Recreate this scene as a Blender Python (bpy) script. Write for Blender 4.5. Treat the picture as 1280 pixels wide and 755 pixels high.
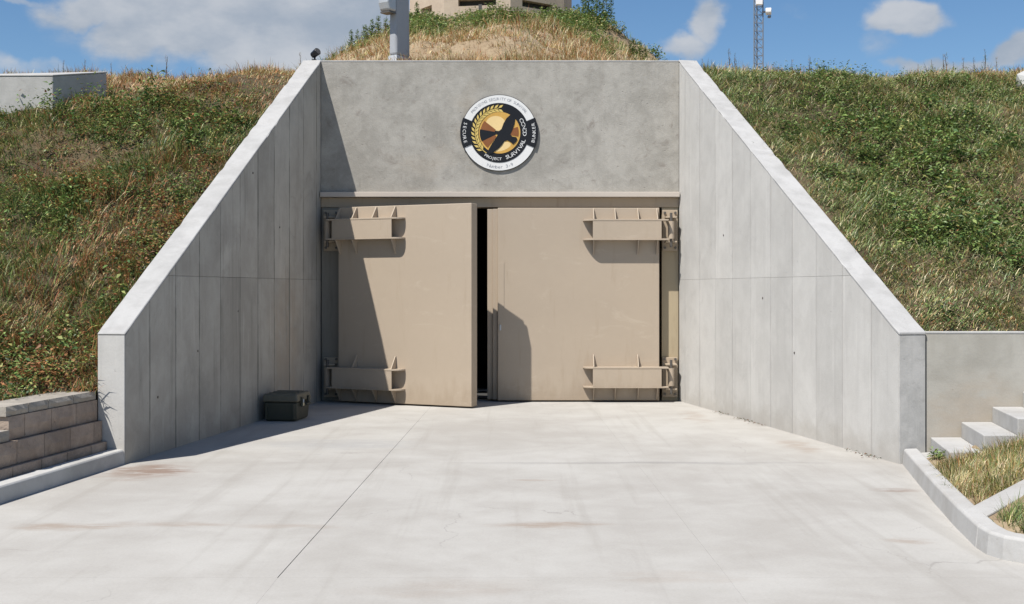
import bpy, bmesh, math, random
import numpy as np
from mathutils import Vector, Matrix, noise as mnoise

for o in list(bpy.data.objects): bpy.data.objects.remove(o)
S = bpy.context.scene
COL = S.collection
R = math.radians
rnd = random.Random(7)
rng = np.random.default_rng(11)

# ------------------------------------------------------------------ camera, sky, sun, exposure
F = 1490.0                                   # focal length of the photograph in its own pixels (1280 wide)
cd = bpy.data.cameras.new('camera'); cam = bpy.data.objects.new('camera', cd); COL.objects.link(cam)
cam.location = (0, 0, 1.6); cam.rotation_euler = (R(90), 0, 0)
cd.sensor_width = 36; cd.lens = 36 * F / 1280; cd.shift_y = -15.5 / 1280
cd.clip_start = 0.1; cd.clip_end = 3000
S.camera = cam
S.view_settings.view_transform = 'Standard'; S.view_settings.look = 'None'
S.view_settings.exposure = 0.45; S.view_settings.gamma = 1.0

SUN_TRAVEL = Vector((0.41, 0.47, -1.0)).normalized()
SUN_EL = math.asin(-SUN_TRAVEL.z); SUN_AZ = math.atan2(-SUN_TRAVEL.x, -SUN_TRAVEL.y)
sd = bpy.data.lights.new('sun', 'SUN'); sd.energy = 5.0; sd.angle = R(0.5); sd.color = (1.0, 0.955, 0.89)
sun = bpy.data.objects.new('sun', sd); COL.objects.link(sun)
sun.rotation_euler = SUN_TRAVEL.to_track_quat('-Z', 'Y').to_euler()
sun.location = (-20, -20, 40)

class NT:
    """small wrapper for building node trees"""
    def __init__(s, nt): s.nt = nt; s.l = nt.links
    def n(s, typ, **kw):
        nd = s.nt.nodes.new(typ)
        for k, v in kw.items():
            if k.startswith('i_'):
                key = k[2:]; key = int(key) if key.isdigit() else key.replace('_', ' ')
                s.set(nd.inputs[key], v)
            else: setattr(nd, k, v)
        return nd
    def set(s, sock, v):
        if isinstance(v, bpy.types.NodeSocket): s.l.new(v, sock)
        else: sock.default_value = v
    def math(s, op, a, b=0.0, c=0.0, clamp=False):
        nd = s.nt.nodes.new('ShaderNodeMath'); nd.operation = op; nd.use_clamp = clamp
        s.set(nd.inputs[0], a); s.set(nd.inputs[1], b); s.set(nd.inputs[2], c); return nd.outputs[0]
    def vmath(s, op, a, b=(0, 0, 0), scale=None):
        nd = s.nt.nodes.new('ShaderNodeVectorMath'); nd.operation = op
        s.set(nd.inputs[0], a); s.set(nd.inputs[1], b)
        if scale is not None: s.set(nd.inputs['Scale'], scale)
        return nd.outputs['Value'] if op in ('LENGTH', 'DOT_PRODUCT', 'DISTANCE') else nd.outputs[0]
    def noise(s, vec, scale, detail=4, rough=0.55, dist=0.0):
        nd = s.n('ShaderNodeTexNoise'); s.l.new(vec, nd.inputs['Vector'])
        nd.inputs['Scale'].default_value = scale; nd.inputs['Detail'].default_value = detail
        nd.inputs['Roughness'].default_value = rough; nd.inputs['Distortion'].default_value = dist
        return nd.outputs['Fac']
    def ramp(s, v, lo, hi, a=0.0, b=1.0, smooth=True):
        nd = s.n('ShaderNodeMapRange'); nd.interpolation_type = 'SMOOTHSTEP' if smooth else 'LINEAR'
        s.set(nd.inputs[0], v); s.set(nd.inputs[1], lo); s.set(nd.inputs[2], hi)
        s.set(nd.inputs[3], a); s.set(nd.inputs[4], b); return nd.outputs[0]
    def mix(s, f, a, b, blend='MIX'):
        nd = s.n('ShaderNodeMix', data_type='RGBA', blend_type=blend)
        s.set(nd.inputs[0], f); s.set(nd.inputs[6], c4(a)); s.set(nd.inputs[7], c4(b)); return nd.outputs[2]
    def scaled(s, vec, sc): return s.vmath('MULTIPLY', vec, sc)

def c4(c):
    if isinstance(c, bpy.types.NodeSocket): return c
    return tuple(c) + (1,) if len(c) == 3 else tuple(c)

# ---- world: Nishita sky with drifting cumulus
W = bpy.data.worlds.new('World'); S.world = W; W.use_nodes = True
W.node_tree.nodes.clear(); w = NT(W.node_tree)
sky = w.n('ShaderNodeTexSky', sky_type='NISHITA'); sky.sun_disc = False
sky.sun_elevation = SUN_EL; sky.sun_rotation = SUN_AZ
sky.altitude = 600; sky.air_density = 1.0; sky.dust_density = 0.1; sky.ozone_density = 3.0
gen = w.n('ShaderNodeTexCoord').outputs['Generated']
skyc = w.n('ShaderNodeHueSaturation', i_Saturation=1.15, i_Value=1.32, i_Color=sky.outputs[0]).outputs[0]
def dirv(px, py):
    return Vector(((px - 640) / F, 1, (362 - py) / F)).normalized()
warp = w.vmath('SUBTRACT', w.n('ShaderNodeTexNoise', i_Vector=gen, i_Scale=14.0, i_Detail=6.0).outputs['Color'], (0.5, 0.5, 0.5))
gw = w.vmath('ADD', gen, w.vmath('SCALE', warp, scale=0.07))
dens = None
# the clouds the photograph shows: direction, half width and half height (radians), weight
for px, py, sx, sy, wt in [(280, 34, .125, .044, 1.0), (130, 14, .045, .02, .85), (395, 25, .10, .035, 1.0), (150, 52, .035, .024, .8),
                           (885, 32, .020, .026, .75), (860, 62, .028, .012, .62), (1128, 28, .038, .016, .85), (1105, 55, .03, .02, .42), (985, 38, .02, .014, .28),
                           (1275, 62, .028, .017, .85), (1180, 80, .05, .009, .7), (60, 92, .06, .012, .45), (30, 0, .05, .006, .5),
                           (300, 85, .10, .012, .55)]:
    d = dirv(px, py)
    df = w.scaled(w.vmath('SUBTRACT', gw, tuple(d)), (1 / sx, 0.3 / sx, 1 / sy))
    ln = w.vmath('LENGTH', df)
    g = w.ramp(ln, 0.25, 1.35, wt, 0.0)
    dens = g if dens is None else w.math('MAXIMUM', dens, g)
# the rest of the sky carries scattered clouds of the same kind
sep = w.n('ShaderNodeSeparateXYZ', i_0=gen)
rest = w.noise(w.scaled(gen, (1, 1, 2.4)), 2.6, 5, 0.55)
away = w.ramp(sep.outputs[1], 0.86, 0.72)
rest = w.math('MULTIPLY', w.ramp(rest, 0.55, 0.70), away)
dens = w.math('MAXIMUM', dens, rest)
fine = w.noise(w.scaled(gen, (1, 1, 1.9)), 22.0, 8, 0.62)
big = w.noise(w.scaled(gen, (1, 1, 2.2)), 8.0, 4, 0.5)
cl = w.math('ADD', dens, w.math('MULTIPLY', w.math('SUBTRACT', fine, 0.5), 0.55))
cover = w.math('MULTIPLY', w.ramp(cl, 0.22, 0.72), 0.93)
tone = w.ramp(w.math('ADD', w.math('MULTIPLY', fine, 0.4), w.math('MULTIPLY', big, 0.75)), 0.42, 0.74)
cloudc = w.mix(tone, (4.3, 5.0, 6.0), (6.9, 7.2, 7.7))
bg = w.n('ShaderNodeBackground', i_Color=w.mix(cover, skyc, cloudc), i_Strength=0.060)
wo = w.n('ShaderNodeOutputWorld'); w.l.new(bg.outputs[0], wo.inputs[0])

# ------------------------------------------------------------------ materials
MATS = {}
def new_mat(name):
    m = bpy.data.materials.new(name); m.use_nodes = True; m.node_tree.nodes.clear(); MATS[name] = m
    t = NT(m.node_tree)
    p = t.n('ShaderNodeBsdfPrincipled'); out = t.n('ShaderNodeOutputMaterial'); t.l.new(p.outputs[0], out.inputs[0])
    p.inputs['Specular IOR Level'].default_value = 0.3
    pos = t.n('ShaderNodeNewGeometry').outputs['Position']
    return m, t, p, pos

def concrete(name, c1, c2, dark, bump=0.25, streak=0.0, stains=(), blotch=0.6, scale=1.0, grain=0.05, rndamp=0.10, damp=0.0, cracks=False, boards=None):
    """poured concrete: cloudy tone, pores, vertical runs, shaped stains; stains = [(centre, radii, colour, strength)]"""
    m, t, p, pos = new_mat(name)
    a = t.noise(pos, 0.7 * scale, 6, 0.6, 0.6); b = t.noise(pos, 3.1 * scale, 7, 0.65, 0.3); c = t.noise(pos, 55, 3, 0.6)
    f = t.math('ADD', t.math('MULTIPLY', a, 0.6), t.math('MULTIPLY', b, 0.4))
    col = t.mix(t.ramp(f, 0.36, 0.64), c1, c2)
    dk = t.ramp(t.noise(pos, 1.9 * scale, 8, 0.7, 1.2), 0.55, 0.72)
    col = t.mix(t.math('MULTIPLY', dk, blotch * 0.5), col, dark)
    if streak:
        st = t.noise(t.scaled(pos, (5.0, 5.0, 0.35)), 1.6, 6, 0.65)
        col = t.mix(t.math('MULTIPLY', t.ramp(st, 0.52, 0.75), streak), col, dark)
        st2 = t.noise(t.scaled(pos, (9.0, 9.0, 0.5)), 1.3, 4, 0.6)
        col = t.mix(t.math('MULTIPLY', t.ramp(st2, 0.58, 0.72), streak * 0.7), col, tuple(min(1, k * 1.25) for k in c2))
    if damp:
        z = t.n('ShaderNodeSeparateXYZ', i_0=pos).outputs[2]
        zz = t.math('ADD', z, t.math('MULTIPLY', t.math('SUBTRACT', b, 0.5), 0.5))
        col = t.mix(t.math('MULTIPLY', t.ramp(zz, 0.32, 0.02), damp), col, (0.24, 0.20, 0.15))
    for cen, rad, sc, k in stains:
        wv = t.vmath('ADD', pos, t.vmath('SCALE', t.vmath('SUBTRACT', t.n('ShaderNodeTexNoise', i_Vector=t.scaled(pos, (0.5, 1, 1)), i_Scale=2.4, i_Detail=6.0, i_Roughness=0.65).outputs['Color'], (.5, .5, .5)), scale=1.0 * min(1.0, 3.2 * max(rad[1], 0.12))))
        ln = t.vmath('LENGTH', t.scaled(t.vmath('SUBTRACT', wv, cen), tuple(1 / r for r in rad)))
        brk = t.ramp(t.noise(t.scaled(pos, (0.5, 1.4, 1)), 5, 5, 0.7), 0.28, 0.52)
        col = t.mix(t.math('MULTIPLY', t.math('MULTIPLY', t.ramp(ln, 0.2, 1.0, k, 0.0), brk), 0.75), col, sc)
    if boards:    # dirt gathered along the joints between the form boards
        (bx_, by_), (dx_, dy_), off, step, kb_ = boards
        sx_ = t.vmath('DOT_PRODUCT', t.vmath('SUBTRACT', pos, (bx_, by_, 0)), (dx_, dy_, 0))
        fr_ = t.math('FRACT', t.math('DIVIDE', t.math('ADD', sx_, -off + 10 * step), step))
        ds = t.math('MULTIPLY', t.math('MINIMUM', fr_, t.math('SUBTRACT', 1.0, fr_)), step)
        wn = t.noise(t.scaled(pos, (1.5, 1.5, 0.8)), 2.2, 6, 0.65)
        wd_ = t.math('MULTIPLY', t.ramp(wn, 0.35, 0.7), 0.045)
        ln_ = t.ramp(ds, t.math('ADD', wd_, 0.006), 0.001)
        col = t.mix(t.math('MULTIPLY', t.math('MULTIPLY', ln_, t.ramp(wn, 0.30, 0.55, 0.25, 1.0)), kb_), col, dark)
    if cracks:
        # faint tyre bands along the drive, fine speckle of grit, and a few hairline cracks
        tr = t.noise(t.scaled(pos, (2.6, 0.10, 1)), 1.7, 5, 0.62)
        col = t.mix(t.math('MULTIPLY', t.ramp(tr, 0.52, 0.70), 0.30), col, dark)
        sp_ = t.ramp(t.noise(pos, 120, 2, 0.5), 0.64, 0.74)
        col = t.mix(t.math('MULTIPLY', sp_, 0.30), col, (0.15, 0.135, 0.115))
        wob = t.vmath('ADD', pos, t.vmath('SCALE', t.n('ShaderNodeTexNoise', i_Vector=pos, i_Scale=3.0, i_Detail=6.0).outputs['Color'], scale=0.5))
        vo = t.n('ShaderNodeTexVoronoi', feature='DISTANCE_TO_EDGE', i_Vector=t.scaled(wob, (1, 1, 0)), i_Scale=0.33).outputs['Distance']
        ck = t.math('MULTIPLY', t.ramp(vo, 0.0022, 0.0006), t.ramp(t.noise(pos, 0.45, 2), 0.50, 0.58))
        col = t.mix(t.math('MULTIPLY', ck, 0.28), col, (0.12, 0.11, 0.10))
    pores = t.ramp(t.noise(pos, 26, 2, 0.5), 0.70, 0.78)
    col = t.mix(t.math('MULTIPLY', pores, 0.35), col, dark)
    gr = t.math('ADD', 1 - grain, t.math('MULTIPLY', c, 2 * grain))
    oi = t.n('ShaderNodeObjectInfo').outputs['Random']
    gr = t.math('MULTIPLY', gr, t.math('ADD', 1 - rndamp / 2, t.math('MULTIPLY', oi, rndamp)))
    col = t.vmath('SCALE', col, scale=gr)
    t.l.new(col, p.inputs['Base Color']); p.inputs['Roughness'].default_value = 0.88
    h = t.math('ADD', t.math('MULTIPLY', b, 0.6), t.math('MULTIPLY', c, 0.25))
    h = t.math('SUBTRACT', h, t.math('MULTIPLY', pores, 0.4))
    bp = t.n('ShaderNodeBump', i_Strength=bump, i_Distance=0.02, i_Height=h); t.l.new(bp.outputs[0], p.inputs['Normal'])
    return m

def paint(name, col, rough=0.5, metal=0.0, var=0.12, bump=0.04, dirt=None, dirtk=0.3, scale=1.0, worn=False):
    m, t, p, pos = new_mat(name)
    a = t.noise(pos, 1.3 * scale, 6, 0.6, 0.4); b = t.noise(pos, 14 * scale, 5, 0.6)
    k = t.math('ADD', 1 - var, t.math('MULTIPLY', t.math('ADD', t.math('MULTIPLY', a, .7), t.math('MULTIPLY', b, .3)), 2 * var))
    c = t.vmath('SCALE', col, scale=k)
    if dirt:
        d = t.ramp(t.noise(t.scaled(pos, (4, 4, 0.5)), 1.8 * scale, 6, 0.68), 0.54, 0.74)
        c = t.mix(t.math('MULTIPLY', d, dirtk), c, dirt)
        d2 = t.ramp(t.noise(pos, 38, 3, 0.6), 0.68, 0.76)
        c = t.mix(t.math('MULTIPLY', d2, dirtk), c, dirt)
    if worn:      # splash dirt low on the plate, rust pin-holes and small chips, rubbed patches
        z = t.n('ShaderNodeSeparateXYZ', i_0=pos).outputs[2]
        zz = t.math('ADD', z, t.math('MULTIPLY', t.math('SUBTRACT', t.noise(t.scaled(pos, (3, 3, 1)), 2.2, 6, 0.65), 0.5), 0.7))
        c = t.mix(t.math('MULTIPLY', t.ramp(zz, 0.40, 0.0), 0.45), c, (0.25, 0.19, 0.13))
        ch = t.math('MULTIPLY', t.ramp(t.noise(pos, 30, 4, 0.7), 0.70, 0.735), t.ramp(t.noise(pos, 1.7, 3), 0.50, 0.62))
        c = t.mix(t.math('MULTIPLY', ch, 0.75), c, (0.17, 0.085, 0.045))
        rb = t.ramp(t.noise(t.scaled(pos, (1, 1, 2.5)), 1.4, 7, 0.7, 0.8), 0.56, 0.70)
        c = t.mix(t.math('MULTIPLY', rb, 0.25), c, (0.52, 0.45, 0.36))
    t.l.new(c, p.inputs['Base Color'])
    t.l.new(t.math('ADD', rough - 0.08, t.math('MULTIPLY', b, 0.16)), p.inputs['Roughness'])
    p.inputs['Metallic'].default_value = metal
    bp = t.n('ShaderNodeBump', i_Strength=bump, i_Distance=0.01, i_Height=b); t.l.new(bp.outputs[0], p.inputs['Normal'])
    return m

def leaf_mat(name):
    m = bpy.data.materials.new(name); m.use_nodes = True; m.node_tree.nodes.clear(); MATS[name] = m
    t = NT(m.node_tree)
    at = t.n('ShaderNodeAttribute', attribute_name='Col').outputs['Color']
    d = t.n('ShaderNodeBsdfDiffuse', i_Color=at); tr = t.n('ShaderNodeBsdfTranslucent', i_Color=at)
    gl = t.n('ShaderNodeBsdfGlossy', i_Color=(1, 1, 1, 1), i_Roughness=0.5)
    mx = t.n('ShaderNodeMixShader', i_0=0.25); t.l.new(d.outputs[0], mx.inputs[1]); t.l.new(tr.outputs[0], mx.inputs[2])
    m2 = t.n('ShaderNodeMixShader', i_0=0.03); t.l.new(mx.outputs[0], m2.inputs[1]); t.l.new(gl.outputs[0], m2.inputs[2])
    o = t.n('ShaderNodeOutputMaterial'); t.l.new(m2.outputs[0], o.inputs[0])
    return m

def soil_mat(name, c1, c2, c3):
    m, t, p, pos = new_mat(name)
    a = t.noise(pos, 1.1, 6, 0.65, 0.5); b = t.noise(pos, 9, 6, 0.7)
    c = t.mix(t.ramp(a, 0.4, 0.62), c1, c2); c = t.mix(t.ramp(b, 0.5, 0.7), c, c3)
    t.l.new(c, p.inputs['Base Color']); p.inputs['Roughness'].default_value = 0.95
    bp = t.n('ShaderNodeBump', i_Strength=0.8, i_Distance=0.05, i_Height=b); t.l.new(bp.outputs[0], p.inputs['Normal'])
    return m

RUST = (0.165, 0.095, 0.06); TAN = (0.23, 0.165, 0.115)
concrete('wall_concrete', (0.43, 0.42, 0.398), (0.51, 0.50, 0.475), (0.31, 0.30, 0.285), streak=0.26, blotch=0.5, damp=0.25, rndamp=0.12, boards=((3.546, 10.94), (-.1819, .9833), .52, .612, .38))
concrete('head_concrete', (0.265, 0.252, 0.225), (0.36, 0.343, 0.31), (0.18, 0.155, 0.135), bump=0.5, streak=0.2, blotch=1.15, scale=2.4, grain=0.12, stains=[((-.55, 17.1, 3.9), (.30, .5, .9), (.33, .27, .20), .4), ((-1.2, 17.1, 3.4), (.6, .5, .3), (.33, .28, .22), .35)])
concrete('bulkhead_concrete', (0.38, 0.37, 0.35), (0.47, 0.46, 0.44), (0.28, 0.27, 0.25), blotch=0.6, scale=2)
concrete('joint_concrete', (0.15, 0.145, 0.13), (0.20, 0.19, 0.175), (0.10, 0.095, 0.09))
concrete('weathered_concrete', (0.34, 0.335, 0.32), (0.44, 0.43, 0.41), (0.23, 0.225, 0.21), streak=0.5, blotch=0.8, scale=2.6)
paint('ledge_paint', (0.46, 0.41, 0.36), 0.7, var=0.08)
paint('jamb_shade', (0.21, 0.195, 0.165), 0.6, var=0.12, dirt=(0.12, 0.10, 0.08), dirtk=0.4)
concrete('left_concrete', (0.32, 0.302, 0.268), (0.41, 0.392, 0.352), (0.18, 0.172, 0.15), streak=0.5, blotch=0.6, damp=0.2, rndamp=0.2, boards=((-3.546, 10.94), (.1281, .9918), .52, .612, .8),  # darker than wall_concrete: staining, plus the wing's shade put into the colour
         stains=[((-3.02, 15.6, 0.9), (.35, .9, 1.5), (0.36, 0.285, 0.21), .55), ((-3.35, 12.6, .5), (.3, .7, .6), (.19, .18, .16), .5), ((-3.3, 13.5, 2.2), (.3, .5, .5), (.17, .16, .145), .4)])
concrete('cap_concrete', (0.31, 0.306, 0.298), (0.39, 0.386, 0.378), (0.26, 0.25, 0.24), blotch=0.6, scale=2)
concrete('retaining_concrete', (0.29, 0.275, 0.24), (0.38, 0.365, 0.325), (0.22, 0.20, 0.165), streak=0.12, blotch=0.6,
         stains=[((4.3, 11.0, .45), (.8, .3, .45), (0.33, 0.26, 0.19), .6)])
concrete('step_concrete', (0.335, 0.325, 0.308), (0.405, 0.40, 0.388), (0.29, 0.265, 0.23), blotch=0.5, scale=2)
concrete('floor_concrete', (0.322, 0.306, 0.282), (0.392, 0.380, 0.356), (0.255, 0.238, 0.212), bump=0.16, blotch=0.30, scale=0.6, grain=0.10, cracks=True, rndamp=0.02,
         stains=[((-3.2, 10.5, 0), (.50, .62, 1), RUST, 1.0), ((-2.95, 8.05, 0), (.55, .17, 1), TAN, .75), ((-2.2, 8.12, 0), (.5, .13, 1), TAN, .5), ((-1.5, 8.05, 0), (.45, .12, 1), TAN, .4), ((-3.4, 7.1, 0), (.3, .2, 1), RUST, .5),
                 ((.25, 8.15, 0), (.6, .17, 1), TAN, .75), ((-.3, 6.4, 0), (.7, .3, 1), TAN, .25), ((.9, 6.6, 0), (.5, .2, 1), TAN, .25), ((.2, 10.0, 0), (.25, .06, 1), TAN, .6), ((3.05, 9.5, 0), (.3, .14, 1), RUST, .7), ((2.55, 7.6, 0), (.22, .14, 1), TAN, .6),
                 ((1.2, 11.0, 0), (2.2, .12, 1), (.22, .215, .205), .65), ((-1.9, 12.3, 0), (1.3, .5, 1), (.26, .26, .26), .6),
                 ((2.9, 12.2, 0), (.25, .8, 1), TAN, .5), ((2.3, 15.0, 0), (.2, 1.2, 1), TAN, .4)])
concrete('kerb_concrete', (0.34, 0.335, 0.32), (0.43, 0.425, 0.41), (0.26, 0.245, 0.225), blotch=0.5, scale=2)
concrete('block_concrete', (0.25, 0.195, 0.155), (0.35, 0.28, 0.225), (0.17, 0.13, 0.105), bump=0.9, blotch=0.8, scale=4, grain=0.12, rndamp=0.28)
concrete('block_cap', (0.26, 0.235, 0.20), (0.34, 0.31, 0.27), (0.18, 0.155, 0.13), bump=0.7, blotch=0.6, scale=4, grain=0.1, rndamp=0.16)
concrete('stucco', (0.42, 0.335, 0.26), (0.49, 0.40, 0.31), (0.33, 0.26, 0.20), bump=0.3, blotch=0.4, scale=2)
BEIGE = (0.385, 0.318, 0.246)
paint('door_paint', BEIGE, 0.48, var=0.08, dirt=(0.29, 0.225, 0.155), dirtk=0.32, worn=True)
paint('frame_paint', (0.38, 0.31, 0.23), 0.55, var=0.08, dirt=(0.22, 0.16, 0.11), dirtk=0.4)
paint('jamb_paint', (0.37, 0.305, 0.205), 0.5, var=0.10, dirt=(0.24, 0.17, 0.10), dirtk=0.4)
paint('steel_dark', (0.12, 0.11, 0.10), 0.45, 0.4, dirt=(0.10, 0.06, 0.04))
paint('dark_inside', (0.05, 0.05, 0.05), 0.9)
paint('galvanised', (0.46, 0.48, 0.50), 0.5, 0.35, dirt=(0.32, 0.32, 0.33))
paint('vent_grey', (0.34, 0.355, 0.38), 0.6, 0.1, dirt=(0.12, 0.12, 0.13))
paint('mast_steel', (0.20, 0.22, 0.25), 0.5, 0.3)
paint('white_plastic', (0.8, 0.8, 0.8), 0.4, var=0.04)
paint('black_plastic', (0.058, 0.058, 0.042), 0.5, var=0.3, dirt=(0.09, 0.075, 0.055), dirtk=0.5, scale=3)
paint('case_lid', (0.125, 0.115, 0.085), 0.6, var=0.3, dirt=(0.17, 0.14, 0.11), dirtk=0.6, scale=3)
paint('brass', (0.60, 0.52, 0.36), 0.35, 0.5)
paint('sign_white', (0.66, 0.66, 0.65), 0.5, var=0.06, dirt=(0.5, 0.48, 0.44), dirtk=0.35, scale=3)
paint('sign_grey', (0.26, 0.27, 0.30), 0.5)
paint('sign_black', (0.012, 0.012, 0.014), 0.35, var=0.1)
paint('sign_gold', (0.58, 0.34, 0.085), 0.35, 0.15, var=0.55, scale=3)
paint('sign_wheat', (0.62, 0.46, 0.14), 0.4, 0.1, var=0.3, scale=6)
paint('sign_brown', (0.22, 0.085, 0.03), 0.4, var=0.3, scale=4)
paint('sign_pale', (0.70, 0.52, 0.25), 0.4, var=0.15, scale=4)
paint('white_rock', (0.42, 0.42, 0.41), 0.9, var=0.15)
leaf_mat('grass_blades')
soil_mat('hill_soil', (0.075, 0.055, 0.033), (0.115, 0.085, 0.048), (0.055, 0.05, 0.025))
soil_mat('dry_soil', (0.27, 0.20, 0.125), (0.34, 0.265, 0.17), (0.21, 0.15, 0.09))
soil_mat('far_ground', (0.20, 0.18, 0.13), (0.16, 0.17, 0.09), (0.25, 0.21, 0.15))

# ------------------------------------------------------------------ geometry helpers
class MB:
    def __init__(s): s.v = []; s.f = []
    def add(s, vs, fs):
        o = len(s.v); s.v += [tuple(v) for v in vs]; s.f += [tuple(i + o for i in f) for f in fs]; return s
    def box(s, x0, x1, y0, y1, z0, z1, M=None):
        vs = [Vector(p) for p in ((x0, y0, z0), (x1, y0, z0), (x1, y1, z0), (x0, y1, z0), (x0, y0, z1), (x1, y0, z1), (x1, y1, z1), (x0, y1, z1))]
        if M: vs = [M @ v for v in vs]
        return s.add(vs, [(0, 3, 2, 1), (4, 5, 6, 7), (0, 1, 5, 4), (1, 2, 6, 5), (2, 3, 7, 6), (3, 0, 4, 7)])
    def prism(s, poly, ext):
        """closed polygon (3-D points) extruded by a vector"""
        n = len(poly); e = Vector(ext); a = [Vector(p) for p in poly]; b = [p + e for p in a]
        return s.add(a + b, [tuple(range(n - 1, -1, -1)), tuple(range(n, 2 * n))] + [(i, (i + 1) % n, n + (i + 1) % n, n + i) for i in range(n)])
    def tube(s, a, b, r, n=10, r2=None):
        a = Vector(a); b = Vector(b); d = (b - a).normalized(); r2 = r if r2 is None else r2
        u = d.orthogonal().normalized(); v = d.cross(u)
        vs = []
        for c, rr in ((a, r), (b, r2)):
            for i in range(n):
                t = 2 * math.pi * i / n; vs.append(c + u * math.cos(t) * rr + v * math.sin(t) * rr)
        return s.add(vs, [tuple(range(n - 1, -1, -1)), tuple(range(n, 2 * n))] + [(i, (i + 1) % n, n + (i + 1) % n, n + i) for i in range(n)])
    def build(s, name, mat, parent=None, loc=None, bevel=0.0, smooth=False, seg=2):
        me = bpy.data.meshes.new(name); me.from_pydata(s.v, [], s.f); me.update()
        bm = bmesh.new(); bm.from_mesh(me); bmesh.ops.recalc_face_normals(bm, faces=bm.faces)
        if bevel:
            ed = [e for e in bm.edges if len(e.link_faces) == 2 and e.calc_face_angle(0) > 0.5]
            bmesh.ops.bevel(bm, geom=ed, offset=bevel, segments=seg, affect='EDGES', profile=0.5, clamp_overlap=True)
        bm.to_mesh(me); bm.free()
        if smooth:
            for p in me.polygons: p.use_smooth = True
        me.materials.append(MATS[mat])
        return link(name, me, parent, loc)

def link(name, me, parent=None, loc=None):
    o = bpy.data.objects.new(name, me); COL.objects.link(o)
    if parent: o.parent = parent
    if loc is not None: o.location = loc
    return o

def tag(o, label=None, cat=None, group=None, kind=None):
    if label: o['label'] = label
    if cat: o['category'] = cat
    if group: o['group'] = group
    if kind: o['kind'] = kind
    return o

def thing(name, label, cat, loc=(0, 0, 0), rz=0.0, group=None):
    o = bpy.data.objects.new(name, None); COL.objects.link(o); o.empty_display_size = 0.2
    o.location = loc; o.rotation_euler = (0, 0, rz)
    return tag(o, label, cat, group)

# ------------------------------------------------------------------ the place, in metres
YB, YF = 17.126, 10.94            # face of the head wall, front of the wing walls
ZT, ZF = 4.89, 1.215              # wing wall height at back and front
TH = 0.265
def XL(y): return -3.546 + (y - YF) * (0.799 / (YB - YF))     # inner face of the left wing
def XR(y): return 3.546 - (y - YF) * (1.144 / (YB - YF))
def ztop(y): return ZF + (y - YF) * (ZT - ZF) / (YB - YF)

# ---- numpy value noise for terrain and planting
def make_noise(seed):
    g = np.random.default_rng(seed).random((256, 256))
    def f(x, y):
        xi = np.floor(x).astype(int); yi = np.floor(y).astype(int); fx = x - xi; fy = y - yi
        fx = fx * fx * (3 - 2 * fx); fy = fy * fy * (3 - 2 * fy)
        a = g[xi % 256, yi % 256]; b = g[(xi + 1) % 256, yi % 256]; c = g[xi % 256, (yi + 1) % 256]; d = g[(xi + 1) % 256, (yi + 1) % 256]
        return (a * (1 - fx) + b * fx) * (1 - fy) + (c * (1 - fx) + d * fx) * fy
    return lambda x, y: (f(x, y) + 0.5 * f(x * 2.1 + 7, y * 2.1 + 3) + 0.25 * f(x * 4.3 + 1, y * 4.3 + 9)) / 1.75
N1, N2, N3 = make_noise(1), make_noise(2), make_noise(3)
def smin(a, b, k):
    h = np.clip(0.5 + 0.5 * (b - a) / k, 0, 1); return b * (1 - h) + a * h - k * h * (1 - h)
def smax(a, b, k): return -smin(-a, -b, k)
def hill(x, y):
    x = np.asarray(x, float); y = np.asarray(y, float)
    sl = np.where(x < 0, 0.655 * (y - 10.85) + 0.62, 0.595 * (y - YF) + 1.10)
    cr = 4.93 - 0.028 * np.abs(x)
    low = np.where(x < 0, 0.40 + 0.20 * np.clip((y - 9.25) / 0.4, 0, 1) + 0.35 * np.clip(-4.25 - x, 0, 3), 0.4)
    a = smax(smin(sl, cr, 0.5), low, 0.25)
    qx = np.abs(x + 0.64) * 34 / np.clip(y, 20, 44)
    m = 9.52 - 0.27 * np.maximum(35.2 - y, 0) - 0.3 * np.maximum(y - 41, 0) - 0.05 * qx - 0.56 * np.log1p(np.exp((qx - 3.0) * 3)) / 3
    a = np.where(y > 17.0, smax(a, m, 0.5), a)
    a = a + np.where(y > 20, (N1(x * .55 + 31, y * .4) - .5) * .9 + (N2(x * 1.3, y * .9 + 17) - .5) * .4, 0)
    edge = np.clip(np.minimum(np.abs(x - (XL(np.minimum(y, YB)) - .1)), np.abs(x - (XR(np.minimum(y, YB)) + .1))) / 0.8, 0, 1)
    a = a - 0.42 * np.exp(-((x + 5.55) / .45) ** 2 - ((y - 16.75) / .42) ** 2)
    return a - 0.03 + (N1(x * 1.1, y * 1.1) - 0.5) * 0.34 * edge + (N3(x * 2.3 + 11, y * 2.3) - 0.5) * 0.20 * edge + (N2(x * 4.3, y * 4.3) - 0.5) * 0.09

# ------------------------------------------------------------------ setting: ground, apron, hillside, tunnel
g = MB(); g.add([(-1500, -1500, -0.35), (1500, -1500, -0.35), (1500, 1500, -0.35), (-1500, 1500, -0.35)], [(0, 1, 2, 3)])
tag(g.build('ground', 'far_ground'), kind='structure')

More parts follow.
